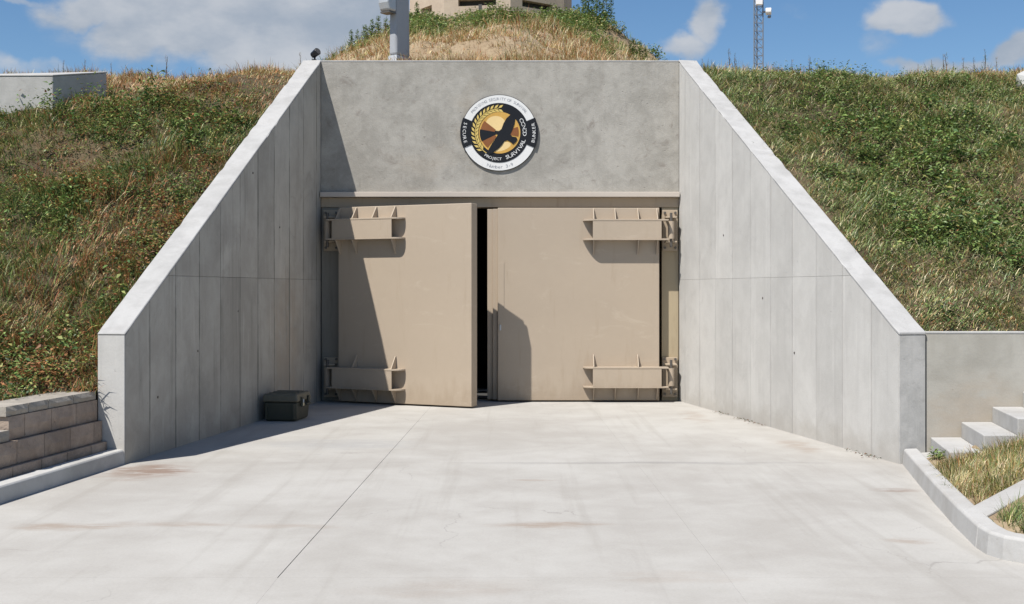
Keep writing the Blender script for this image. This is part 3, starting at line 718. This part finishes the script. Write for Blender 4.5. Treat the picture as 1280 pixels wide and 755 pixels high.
# ------------------------------------------------------------------ up on the hill
# concrete block on the left of the slope
cb = thing('concrete_bulkhead', 'pale concrete bulkhead half buried at the top of the left slope', 'bulkhead', (-6.2, 16.1, 3.9))
q = Vector((-6.2, 16.1, 3.9)); u1 = Vector((.42, .907, 0)); u2 = Vector((-.985, -.17, 0))
A = Vector((0, 0, 0)); B_ = u1 * 1.0; C_ = u2 * 3.6
def bulk(z0a, z0, z1a, z1b, z1c, inset=0):
    pts = [A, B_, B_ + C_, C_]; tops = [z1a, z1b, z1b + z1c - z1a - .07, z1c]
    b = MB(); b.add([p + Vector((0, 0, z0)) for p in pts] + [p + Vector((0, 0, t_)) for p, t_ in zip(pts, tops)],
                    [(0, 3, 2, 1), (4, 5, 6, 7), (0, 1, 5, 4), (1, 2, 6, 5), (2, 3, 7, 6), (3, 0, 4, 7)]); return b
bulk(0, -.8, .58, .79, .46).build('body', 'bulkhead_concrete', cb, bevel=.012)
tp = MB(); pts = [A - u1 * .006 - u2 * .006, B_ + u1 * .006 - u2 * .006, B_ + C_, C_ - u1 * .006]; hts = [.58, .79, .60, .46]
tp.add([p + Vector((0, 0, h + .001)) for p, h in zip(pts, hts)] + [p + Vector((0, 0, h + .022)) for p, h in zip(pts, hts)],
       [(0, 3, 2, 1), (4, 5, 6, 7), (0, 1, 5, 4), (1, 2, 6, 5), (2, 3, 7, 6), (3, 0, 4, 7)])
tp.build('coping', 'step_concrete', cb, bevel=.006)

# vent
vz = float(hill(-1.72, 18.35))
vt = thing('vent_stack', 'grey sheet-metal vent stack with a hood, standing behind the head wall', 'vent', (-1.725, 18.3, vz), 0)
ph = R(56); f1 = Vector((math.cos(ph), math.sin(ph), 0)); f2 = Vector((-math.sin(ph), math.cos(ph), 0))   # f1 along the wide dark side
def vp(a, b, z): return f1 * a + f2 * b + Vector((0, 0, z))
def vbox(a0, a1, b0, b1, z0, z1, fl=0.0):
    b = MB(); vs = []
    for z, e in ((z0, fl), (z1, 0)):
        vs += [vp(a0 - e, b0 - e, z), vp(a1 + e, b0 - e, z), vp(a1 + e, b1 + e, z), vp(a0 - e, b1 + e, z)]
    return b.add(vs, [(0, 3, 2, 1), (4, 5, 6, 7), (0, 1, 5, 4), (1, 2, 6, 5), (2, 3, 7, 6), (3, 0, 4, 7)])
vbox(-.16, .16, -.065, .065, .22, 1.75, .012).build('shaft', 'vent_grey', vt, bevel=.04, seg=3)
vbox(-.172, .172, -.077, .077, -.1, .22, .06).build('flared_base', 'galvanised', vt, bevel=.006)
hd = MB(); hd.prism([vp(-.191, -.10, .86), vp(-.36, -.10, .86), vp(-.40, -.10, .98), vp(-.40, -.10, 1.5), vp(-.28, -.10, 1.75), vp(-.191, -.10, 1.75)], f2 * .20); hd.build('hood', 'galvanised', vt, bevel=.035, seg=3)
vbox(-.35, -.195, -.09, .09, .835, .859).build('outlet_rim', 'steel_dark', vt)
vbox(-.21, .21, -.075, .055, 1.752, 1.80).build('cap', 'galvanised', vt, bevel=.006)

# small black spotlight on the wing wall corner
sp = thing('spotlight', 'small black spotlight on a short stem at the top corner of the left wing wall', 'spotlight', (XL(YB) - .10, YB + .05, ZT + .012))
MB().tube((0, 0, 0), (0, 0, .012), .035, 12).build('base', 'sign_black', sp)
MB().tube((0, 0, .012), (.015, 0, .075), .013, 8).build('stem', 'sign_black', sp)
MB().tube((-.03, .02, .075), (.06, -.05, .125), .045, 14, .055).build('head', 'sign_black', sp, bevel=.006, seg=1)
MB().tube((.057, -.047, .1235), (.063, -.052, .1265), .045, 14).build('lens', 'steel_dark', sp)

# observation post on the mound
pb = thing('bunker_post', 'tan eight-sided bunker post with dark viewing slots on top of the mound', 'building', (-.64, 38.0, 9.36))
RP, NS = 2.64, 8
def cor(i, r=RP): a = R(-90 + 13 + 45 * i); return Vector((r * math.cos(a), r * math.sin(a), 0))
for i in range(8):
    a, b_ = cor(i), cor(i + 1); t_ = (b_ - a); Lw = t_.length; t_.normalize(); nrm = Vector((t_.y, -t_.x, 0))
    wl = MB()
    sw = 1.15 if i in (0, 7) else .62; zs0, zs1 = .72, .92
    zc = .82; s0 = Lw / 2 - sw / 2; s1 = Lw / 2 + sw / 2
    th = .25
    def seg(sa, sb, za, zb):
        ia, ib = sa, sb
        pl = [a + t_ * sa, a + t_ * sb, a + t_ * sb - nrm * th, a + t_ * sa - nrm * th]
        wl.prism([p + Vector((0, 0, za)) for p in pl], (0, 0, zb - za))
    seg(0, Lw, -1.0, zs0); seg(0, Lw, zs1, 2.3); seg(0, s0, zs0, zs1); seg(s1, Lw, zs0, zs1)
    wo_ = wl.build('wall', 'stucco', pb)
    bk = MB(); pl = [a + t_ * (s0 - .05) - nrm * (th + .004), a + t_ * (s1 + .05) - nrm * (th + .004), a + t_ * (s1 + .05) - nrm * (th + .05), a + t_ * (s0 - .05) - nrm * (th + .05)]
    bk.prism([p + Vector((0, 0, zs0 - .05)) for p in pl], (0, 0, zs1 - zs0 + .1)); bk.build('viewing_slot', 'dark_inside', wo_)
rf = MB(); rf.prism([cor(i, RP + .18) + Vector((0, 0, 2.304)) for i in range(8)], (0, 0, .28)); rf.build('roof', 'stucco', pb, bevel=.03)
MB().box(-.35, -.25, -2.75, -2.62, .30, .68).build('conduit_box', 'steel_dark', pb)

# lattice mast
mz = float(hill(11.0 * .72, 36)); MX = (947.5 - 640) / F * 36
ms = thing('lattice_mast', 'slim grey lattice radio mast with white antennas behind the right-hand crest', 'mast', (MX, 36, 4.4))
rt = .155; legs = [Vector((rt * math.cos(R(a)), rt * math.sin(R(a)), 0)) for a in (-150, -30, 90)]
HM = 8.2
for l in legs: MB().tube(l, l + Vector((0, 0, HM)), .018, 6).build('mast_leg', 'mast_steel', ms)
nb_ = 0; z = .1
while z < HM - .27:
    for i in range(3):
        a, b_ = legs[i], legs[(i + 1) % 3]
        MB().tube(a + Vector((0, 0, z)), b_ + Vector((0, 0, z)), .009, 4).build('brace', 'mast_steel', ms)
        MB().tube(a + Vector((0, 0, z)), b_ + Vector((0, 0, z + .245)), .008, 4).build('brace', 'mast_steel', ms)
    z += .245
an = MB(); an.tube((.20, -.16, 5.56), (.36, -.20, 5.56), .105, 16); an.build('dish_antenna', 'white_plastic', ms, bevel=.015)
MB().box(.10, .24, -.13, -.10, 5.53, 5.59).build('antenna_arm', 'mast_steel', ms)
MB().box(.27, .35, -.2, -.08, 5.38, 5.44).build('antenna_foot', 'mast_steel', ms)
MB().box(-.10, .09, -.26, -.11, 5.75, 5.98).build('panel_antenna', 'white_plastic', ms, bevel=.012)

# ------------------------------------------------------------------ planting (many small leaf faces)
PAL = {'dark': (.030, .062, .017), 'mid': (.082, .127, .035), 'bright': (.145, .195, .058), 'olive': (.165, .170, .052), 'straw': (.36, .295, .15),
       'pale': (.44, .38, .24), 'red': (.170, .078, .034), 'rust': (.27, .135, .055), 'grey': (.16, .20, .10)}
PK = list(PAL); PV = np.array([PAL[k] for k in PK])
def pick(n, weights):
    """weights: dict colour -> array or number"""
    Wt = np.stack([np.broadcast_to(np.asarray(weights.get(k, 0.0), float), (n,)) for k in PK], 1)
    Wt = Wt / Wt.sum(1, keepdims=True); c = np.cumsum(Wt, 1); r = rng.random((n, 1)); idx = (r > c).sum(1).clip(0, len(PK) - 1)
    return PV[idx] * 1.45 * rng.uniform(.62, 1.38, (n, 1)) * rng.uniform(.93, 1.07, (n, 3))
class Leaves:
    def __init__(s): s.v = []; s.f4 = []; s.f3 = []; s.c = []; s.n = 0
    def blades(s, base, az, lean, h, wd, col, curl=1.9):
        N = len(base); up = np.array([0, 0, 1.0]); o = np.stack([np.cos(az), np.sin(az), 0 * az], 1); sd_ = np.stack([-np.sin(az + .6), np.cos(az + .6), 0 * az], 1)
        l2 = np.minimum(lean * curl, 2.3)
        mid = base + h[:, None] * .55 * (up * np.cos(lean)[:, None] + o * np.sin(lean)[:, None])
        tip = mid + h[:, None] * .5 * (up * np.cos(l2)[:, None] + o * np.sin(l2)[:, None])
        w_ = wd[:, None] * sd_
        V = np.stack([base - w_ * .6, base + w_ * .6, mid + w_ * .5, mid - w_ * .5, tip], 1).reshape(-1, 3)
        i = s.n + np.arange(N) * 5
        s.f4.append(np.stack([i, i + 1, i + 2, i + 3], 1)); s.f3.append(np.stack([i + 3, i + 2, i + 4], 1))
        s.v.append(V); s.c.append(np.repeat(col, 5, 0)); s.n += N * 5
    def leaves(s, base, az, tilt, ln, wd, col):
        """single kite-shaped leaves"""
        N = len(base); d_ = np.stack([np.cos(az) * np.cos(tilt), np.sin(az) * np.cos(tilt), np.sin(tilt)], 1)
        sd_ = np.stack([-np.sin(az), np.cos(az), rng.normal(0, .4, N)], 1)
        m = base + d_ * (ln * .45)[:, None]; t = base + d_ * ln[:, None] - np.array([0, 0, 1]) * (ln * .25)[:, None]
        V = np.stack([base, m + sd_ * (wd * .5)[:, None], t, m - sd_ * (wd * .5)[:, None]], 1).reshape(-1, 3)
        i = s.n + np.arange(N) * 4; s.f4.append(np.stack([i, i + 1, i + 2, i + 3], 1))
        s.v.append(V); s.c.append(np.repeat(col, 4, 0)); s.n += N * 4
    def mesh(s, name):
        V = np.concatenate(s.v); C = np.concatenate(s.c)
        f4 = np.concatenate(s.f4) if s.f4 else np.zeros((0, 4), int); f3 = np.concatenate(s.f3) if s.f3 else np.zeros((0, 3), int)
        me = bpy.data.meshes.new(name); me.vertices.add(len(V)); me.vertices.foreach_set('co', V.astype(np.float32).ravel())
        loops = np.concatenate([f4.ravel(), f3.ravel()]); me.loops.add(len(loops)); me.loops.foreach_set('vertex_index', loops.astype(np.int32))
        st = np.concatenate([np.arange(len(f4)) * 4, len(f4) * 4 + np.arange(len(f3)) * 3]); tt = np.concatenate([np.full(len(f4), 4), np.full(len(f3), 3)])
        me.polygons.add(len(st)); me.polygons.foreach_set('loop_start', st.astype(np.int32)); me.polygons.foreach_set('loop_total', tt.astype(np.int32))
        me.update(calc_edges=True); me.validate()
        a = me.attributes.new('Col', 'FLOAT_COLOR', 'POINT'); a.data.foreach_set('color', np.concatenate([C, np.ones((len(C), 1))], 1).astype(np.float32).ravel())
        me.materials.append(MATS['grass_blades']); return me
    def build(s, name, kind='stuff'):
        return tag(link(name, s.mesh(name)), kind=kind)

def tufts(L, x, y, z, per, spread, hh, ww, wfun, lean=(.1, .9), az_bias=None):
    """grass tufts at the given roots"""
    n = len(x); N = n * per; r = np.abs(rng.normal(0, spread, N)); a = rng.uniform(0, 2 * np.pi, N)
    k = np.repeat(np.arange(n), per)
    bx_, by_ = x[k] + r * np.cos(a), y[k] + r * np.sin(a); bz = z[k] - .02 + (by_ - y[k]) * 0.5 * (np.asarray(y)[k] < 17.2)
    hs = np.repeat(hh, per) * rng.uniform(.5, 1.15, N)
    ln = rng.uniform(lean[0], lean[1], N)
    fl = (N2(bx_ * .9 + 50, by_ * .9 + 50) - .5) * 14 + (N1(bx_ * 2.7 + 9, by_ * 2.7) - .5) * 5
    a = np.where(rng.random(N) < .6, fl + rng.normal(0, .5, N), a)
    L.blades(np.stack([bx_, by_, bz], 1), a + rng.normal(0, .4, N), ln, hs, np.repeat(ww, per) * rng.uniform(.7, 1.3, N), wfun(bx_, by_, N))
def bushes(L, x, y, z, per, rad, hh, leafl, wfun):
    """broad-leaved weeds: leaves scattered through a low dome"""
    n = len(x); N = n * per; k = np.repeat(np.arange(n), per)
    a = rng.uniform(0, 2 * np.pi, N); u = rng.random(N) ** .6; el = rng.uniform(0.05, 1.0, N)
    rr = np.repeat(rad, per) * u * np.sqrt(1 - el * el * .7)
    bx_, by_ = x[k] + rr * np.cos(a), y[k] + rr * np.sin(a); bz = z[k] + np.repeat(hh, per) * el * (0.3 + .7 * u)
    sz = rng.uniform(.6, 1.4, N) * np.repeat(leafl, per)
    L.leaves(np.stack([bx_, by_, bz], 1), a + rng.normal(0, .9, N), rng.uniform(-.4, .9, N), sz, sz * rng.uniform(.3, .55, N), wfun(bx_, by_, N, k))

def sstep(v, a, b): t = np.clip((v - a) / (b - a), 0, 1); return t * t * (3 - 2 * t)
def roots_left(n, tmax=6.5, p=1.0, o_=.30):
    y = rng.uniform(8.3, 17.7, n); t = rng.random(n) ** p * tmax; off = np.where(y > YF - .1, o_, .62 + .0 * y); x = XL(np.minimum(y, YB)) - off - t
    px_, py_ = x + 6.2, y - 16.1; det = .42 * -.17 - .907 * -.985
    ka, kb_ = (px_ * -.17 - py_ * -.985) / det, (.42 * py_ - .907 * px_) / det
    keep = ~((ka > -.04) & (ka < 1.05) & (kb_ > -.04) & (kb_ < 3.65))
    keep &= ~((np.abs(y - 9.48) < .3) & (x > -6.6) & (y < 9.7))
    x, y = x[keep], y[keep]; return x, y, hill(x, y)
def roots_right(n, tmax=6.5, o_=.32):
    y = rng.uniform(11.16, 17.7, n); x = XR(np.minimum(y, YB)) + o_ + rng.random(n) * tmax; return x, y, hill(x, y)

def w_left(x, y, n, k=None):
    d = N3(x * .55 + 3, y * .55); e = N1(x * .9 + 20, y * .9); top = sstep(y + (d - .5) * 1.2, 15.6, 16.8)
    red = sstep(e, .48, .66); grn = sstep(d, .42, .62)
    w_ = {'dark': .35 + .5 * grn, 'mid': .35 + .45 * grn, 'olive': .34, 'bright': .2 + .3 * grn, 'red': .22 + .7 * red, 'rust': .12 + .5 * red + 1.6 * top, 'straw': .07 + .06 * red + .7 * top, 'pale': .03 + .1 * top}
    for q_ in ('dark', 'mid'): w_[q_] = w_[q_] * (1 - .88 * top)
    return pick(n, w_)
def w_left_leaf(x, y, n, k=None):
    m = k.max() + 1; tone = rng.random(m)[k]
    d = N3(x * .55 + 3, y * .55); e = N1(x * .9 + 20, y * .9); red = sstep(e, .50, .66)
    return pick(n, {'dark': .8 * (tone > .25), 'mid': .9 * (tone > .15) * (1 - .4 * red), 'bright': .55 * (tone > .6), 'olive': .3 + .6 * (tone < .3), 'red': .12 + 1.1 * red * (tone < .55), 'rust': .05 + .5 * red * (tone < .4)})
def w_right(x, y, n, k=None):
    d = N3(x * .5 + 40, y * .5); e = N1(x * .8 + 60, y * .8); top = sstep(y + (d - .5) * 1.4, 16.4, 17.3) * sstep(x, 3.6, 6.2)
    dry = sstep(e, .5, .68)
    return pick(n, {'dark': .42, 'mid': .85 * (1 - .6 * top), 'bright': .40 * (1 - .7 * top), 'olive': .45, 'straw': .20 + .45 * dry + .8 * top, 'pale': .14 + .22 * dry + .4 * top, 'rust': .06 + .25 * dry + .9 * top, 'red': .04 + .5 * top, 'grey': .3})
def w_right_leaf(x, y, n, k=None):
    tone = rng.random(k.max() + 1)[k]
    return pick(n, {'dark': .7 * (tone < .6), 'mid': .9, 'bright': .9 * (tone > .4), 'grey': .6 * (tone > .7), 'olive': .3, 'red': .5 * (tone < .06)})

L = Leaves()
x, y, z = roots_left(25000); tufts(L, x, y, z, 9, .05, rng.uniform(.07, .21, len(x)) * (.75 + .7 * sstep(N2(x * 1.0 + 71, y), .35, .7)) * (1 - .3 * sstep(y, 15.8, 16.8)), np.full(len(x), .0065), w_left, (.15, 1.3))
x, y, z = roots_left(6500, o_=.5); dn = N2(x * 1.3, y * 1.3); kk = (dn + rng.normal(0, .10, len(x)) > .50) & (y < 16.0 + dn); x, y, z = x[kk], y[kk], z[kk]
bushes(L, x, y, z, 30, rng.uniform(.08, .22, len(x)), rng.uniform(.08, .34, len(x)), rng.uniform(.03, .05, len(x)), w_left_leaf)
x, y, z = roots_left(900, o_=.6); kk = (y < 16.2) & (N3(x * .8, y * .8 + 40) > .5); x, y, z = x[kk], y[kk], z[kk]
bushes(L, x, y, z, 60, rng.uniform(.12, .24, len(x)), rng.uniform(.25, .5, len(x)), rng.uniform(.04, .075, len(x)), w_left_leaf)
x, y, z = roots_left(800, o_=.5); tufts(L, x, y, z, 7, .05, rng.uniform(.18, .4, len(x)), np.full(len(x), .005), lambda x, y, n: pick(n, {'straw': .5, 'red': .8, 'rust': .9, 'pale': .2, 'olive': .4}), (.5, 1.5))
L.build('left_slope_grass')
L = Leaves()
x, y, z = roots_right(27000); tufts(L, x, y, z, 9, .05, rng.uniform(.06, .17, len(x)) * (.75 + .7 * sstep(N2(x * 1.0 + 71, y), .35, .7)), np.full(len(x), .0058), w_right, (.35, 1.75))
n = 5000; y = rng.uniform(11.16, 13.0, n); x = XR(y) + .32 + rng.random(n) * 5; z = hill(x, y)
tufts(L, x, y, z, 9, .05, rng.uniform(.06, .16, n), np.full(n, .0058), w_right, (.35, 1.6))
x, y, z = roots_right(5200, o_=.5); dn = N2(x * 1.1 + 30, y * 1.1); kk = (dn + rng.normal(0, .12, len(x)) > .54) & (y < 16.5 + dn * .7); x, y, z = x[kk], y[kk], z[kk]
bushes(L, x, y, z, 26, rng.uniform(.08, .2, len(x)), rng.uniform(.08, .26, len(x)), rng.uniform(.03, .05, len(x)), w_right_leaf)
x, y, z = roots_right(700, o_=.6); kk = (y < 16.4) & (N3(x * .8, y * .8 + 40) > .48); x, y, z = x[kk], y[kk], z[kk]
bushes(L, x, y, z, 60, rng.uniform(.12, .26, len(x)), rng.uniform(.2, .42, len(x)), rng.uniform(.04, .075, len(x)), w_right_leaf)
x, y, z = roots_right(2600, o_=.45); kk = y > 11.75; x, y, z = x[kk], y[kk], z[kk]; tufts(L, x, y, z, 8, .06, rng.uniform(.25, .5, len(x)), np.full(len(x), .005), lambda x, y, n: pick(n, {'straw': .8, 'pale': .7, 'olive': .8, 'bright': .6, 'grey': .4, 'rust': .15}), (1.0, 1.75))
L.build('right_slope_grass')

# mound behind the head wall: dry grass below, greener weeds round the post
def w_mound(x, y, n, k=None):
    g_ = sstep(y + (N3(x * .5, y * .3) - .5) * 22, 26, 33)
    return pick(n, {'straw': .8 * (1 - .65 * g_), 'pale': .35 * (1 - .6 * g_), 'rust': .95 * (1 - .7 * g_), 'red': .4 * (1 - g_), 'olive': .3 + .4 * g_, 'mid': .10 + .6 * g_, 'dark': .05 + .4 * g_})
def w_green(x, y, n, k=None): return pick(n, {'dark': .4, 'mid': 1.0, 'bright': .7, 'olive': .5, 'grey': .3, 'straw': .15})
L = Leaves()
n = 12000; y = rng.uniform(17.62, 36, n); x = rng.uniform(-1, 1, n) * (4.5 + (y - 17.6) * .22) - .3; z = hill(x, y)
sc = .5 + .5 * sstep(y, 18, 24)
hv = .65 + 1.0 * sstep(N2(x * .8 + 5, y * .45), .3, .7); tufts(L, x, y, z, 8, .07, rng.uniform(.12, .34, n) * sc * hv, .006 + .004 * sstep(y, 18, 30), w_mound, (.1, 1.4))
n = 9000; y = rng.uniform(17.3, 19.8, n); x = rng.uniform(-11, 11, n); kk = (np.abs(x + .17) > 2.95) | (y > 17.62); x, y = x[kk], y[kk]; n = len(x); z = hill(x, y)
tufts(L, x, y, z, 8, .05, rng.uniform(.08, .22, n), np.full(n, .006), w_mound, (.1, .8))
L.build('dry_crest_grass')
L = Leaves()
n = 1700; a = rng.uniform(-2.95, -.2, n); rr = rng.uniform(2.9, 9.0, n); x = -.64 + rr * np.cos(a) / 1.15; y = 38 + rr * np.sin(a); z = hill(x, y)
kk = (N2(x * .45 + 9, y * .45) > .36 + .03 * (rr - 2.9) + .05 * np.maximum(np.abs(x + .64) - 2.6, 0) + .16 * (x > 2.2) + .06 * (x < -3.6)); x, y, z = x[kk], y[kk], z[kk]
bushes(L, x, y, z, 44, rng.uniform(.14, .32, len(x)), rng.uniform(.15, .42, len(x)) * np.where((rr[kk] < 3.6), .6, 1.1), np.full(len(x), .085), w_green)
n = 900; x = rng.uniform(-3.6, 2.4, n); y = rng.uniform(28.5, 34.8, n); z = hill(x, y); kk = N1(x * .7 + 3, y * .35) + (y - 32) * .04 > .5; x, y, z = x[kk], y[kk], z[kk]
bushes(L, x, y, z, 34, rng.uniform(.14, .3, len(x)), rng.uniform(.12, .35, len(x)), np.full(len(x), .08), w_green)
L.build('mound_weeds')

# planting bed grass
def w_bed(x, y, n, k=None):
    d = N1(x * 2.2 + 5, y * 2.2)
    return pick(n, {'straw': .75, 'pale': .35, 'olive': .7, 'mid': .35 + .5 * (d > .55), 'rust': .35, 'bright': .12, 'dark': .1})
def bed_roots(n, x0, x1, y0, y1, cond):
    x = rng.uniform(x0, x1, n); y = rng.uniform(y0, y1, n); kk = cond(x, y); x, y = x[kk], y[kk]; return x, y, bedz(x, y)
def edge_side(x, y): return (x - e0.x) * ne.x + (y - e0.y) * ne.y
kerbx = lambda y: np.interp(y, [6.25, 6.78, 6.93, 7.06, 7.20, 7.4, 8.05, 8.97, 10.1], [4.2, 3.25, 3.01, 2.90, 2.862, 2.872, 2.985, 3.165, 3.40])
L = Leaves()
x, y, z = bed_roots(3600, 2.9, 5.8, 7.6, 9.93, lambda x, y: (edge_side(x, y) > .13) & (x > kerbx(y) + .15 + .10 * (N2(x * 5, y * 5) - .4)))
tufts(L, x, y, z, 12, .03, rng.uniform(.06, .17, len(x)), np.full(len(x), .004), w_bed, (.1, 1.0))
x, y, z = bed_roots(2400, 2.9, 5.2, 6.4, 9.0, lambda x, y: (edge_side(x, y) < -.16) & (x > kerbx(y) + .2) & (N2(x * 2.2 + 4, y * 2.2) > .47))
tufts(L, x, y, z, 12, .03, rng.uniform(.06, .20, len(x)), np.full(len(x), .004), lambda x, y, n: pick(n, {'mid': .8, 'olive': .6, 'straw': .4, 'bright': .3, 'dark': .3}), (.1, .9))
L.build('bed_grass')
L = Leaves()
x = np.array([3.66]); y = np.array([10.24]); bushes(L, x, y, bedz(x, y), 90, np.array([.07]), np.array([.10]), np.array([.04]), w_green)
# dead leaves blown against the foot of the right wing wall
LL_ = Leaves(); n = 420; t_y = rng.uniform(11.2, 16.8, n); cl_ = N1(t_y * 1.3, t_y * 0 + 3) > .45; t_y = t_y[cl_]; n = len(t_y)
LL_.leaves(np.stack([XR(t_y) - np.abs(rng.normal(0, .045, n)) - .01, t_y, rng.uniform(.004, .02, n)], 1), rng.uniform(0, 6.28, n), rng.uniform(0, .5, n), rng.uniform(.012, .03, n), rng.uniform(.01, .018, n), pick(n, {'red': .8, 'dark': 1.0}) * .6)
LL_.build('leaf_litter')
lw = tag(link('weed', L.mesh('weed')), 'small dark green weed at the corner between kerb and lowest step', 'weed')

# ---- single weeds standing against the sky
def weed_mesh(seed, tall, leafy, pal):
    r_ = np.random.default_rng(seed); LL = Leaves(); n = 90 if leafy else 26
    st = MB(); st.tube((0, 0, -.08), (.03, .01, tall * .55), .008, 5, .006); st.tube((.03, .01, tall * .55), (.02, .03, tall), .006, 5, .002)
    hs = r_.random(n) ** .8 * tall
    a = r_.uniform(0, 6.28, n); b0 = np.stack([.02 + 0 * hs, .01 + 0 * hs, hs], 1)
    ln = (.16 if leafy else .07) * (1.15 - hs / tall * .75) * tall ** .3
    LL.leaves(b0, a, r_.uniform(.1, 1.1, n), ln, ln * .3, pick(n, pal))
    b1 = b0 + np.stack([np.cos(a), np.sin(a), 0 * a], 1) * (ln * .55)[:, None] + np.array([0, 0, .02])
    LL.leaves(b1, a + r_.normal(0, .8, n), r_.uniform(-.2, 1.2, n), ln * .8, ln * .3, pick(n, pal))
    return st, LL.mesh('foliage')
def weed_proto(seed, tall, leafy, pal, label, group):
    st, fm = weed_mesh(seed, tall, leafy, pal)
    t_ = thing('weed_plant', label, 'weed', (0, 0, 0), 0, group)
    st.build('stem', 'hill_soil', t_); link('foliage', fm, t_); return t_
def copy_thing(o):
    c = o.copy(); COL.objects.link(c)
    for ch in o.children:
        d_ = ch.copy(); COL.objects.link(d_); d_.parent = c
    return c
def scatter(protos, spots):
    used = set()
    for i, (x, y, sc_) in enumerate(spots):
        p_ = protos[i % len(protos)]
        o = copy_thing(p_) if p_.name in used else p_
        used.add(p_.name)
        o.location = (x, y, float(hill(x, y))); o.scale = (sc_,) * 3; o.rotation_euler = (0, 0, rnd.uniform(0, 6.28))
GREEN = {'dark': .6, 'mid': 1.0, 'bright': .3, 'olive': .2}; DRY = {'rust': .6, 'red': .8, 'olive': .5, 'dark': .6, 'straw': .2}
def at(px, y): return (px - 640) / F * y
gp = [weed_proto(s_, 1.15, True, GREEN, 'tall leafy green weed standing right of the tan post on the mound', 'tall weeds right of the tan post') for s_ in (1, 2, 3)]
scatter(gp, [(at(p, yy), yy, s_) for p, yy, s_ in ((722, 36, .75), (729, 35.4, .95), (736, 35.6, 1.25), (741, 34.6, .9), (748, 35.4, 1.2), (753, 34.8, .85), (757, 35.2, .95), (764, 35, .85), (745, 34, .7), (732, 33.8, .65))])
gp2 = [weed_proto(s_, .6, True, GREEN, 'low green weed on the right shoulder of the mound', 'low weeds on the mound shoulder') for s_ in (4, 5)]
scatter(gp2, [(at(p, yy), yy, s_) for p, yy, s_ in ((783, 33, .8), (792, 33.5, 1.0), (799, 33, 1.2), (806, 33.6, .8), (788, 31, .7))])
gp3 = [weed_proto(s_, .7, True, GREEN, 'bushy green weed on the left shoulder of the mound', 'green weeds on the left of the mound') for s_ in (6, 7)]
scatter(gp3, [(at(p, yy), yy, s_) for p, yy, s_ in ((418, 30, .6), (428, 31, .7), (438, 32, .8), (447, 33, .9), (456, 33.4, 1.0), (465, 34, 1.0), (474, 34, 1.1), (483, 34.6, 1.0), (520, 34, .9), (440, 30, .6), (458, 31.5, .8))])
dp = [weed_proto(s_, .42, False, DRY, 'thin dry weed stalk on the left-hand crest', 'dry weeds along the left crest') for s_ in (8, 9, 10)]
scatter(dp, [(at(p, 17.5), 17.5 + rnd.uniform(0, .8), s_) for p, s_ in ((62, .5), (80, .6), (98, .7), (110, .5), (121, .6), (150, .4), (172, .4), (196, .95), (205, .5), (213, .45), (250, .35), (280, .4), (310, .35), (345, .4), (372, .8), (382, .9), (404, .7))])
dp2 = [weed_proto(s_, .42, False, {**DRY, 'mid': .8}, 'thin weed stalk standing on the right-hand crest', 'weeds along the right crest') for s_ in (11, 12, 13)]
scatter(dp2, [(at(p, 17.5), 17.4 + rnd.uniform(0, .7), s_) for p, s_ in ((819, .75), (828, .55), (857, .55), (868, .5), (880, .5), (914, .9), (923, .75), (927, .6), (960, .5), (978, .6), (990, .7), (1012, .8), (1022, .5), (1040, .45), (1070, .4), (1100, .5), (1118, .4), (1150, .45),
                                                                      (1172, .6), (1190, .9), (1197, 1.0), (1204, .7), (1214, .8), (1222, .7), (1234, .9), (1246, .7), (1258, .6), (1268, .6))])
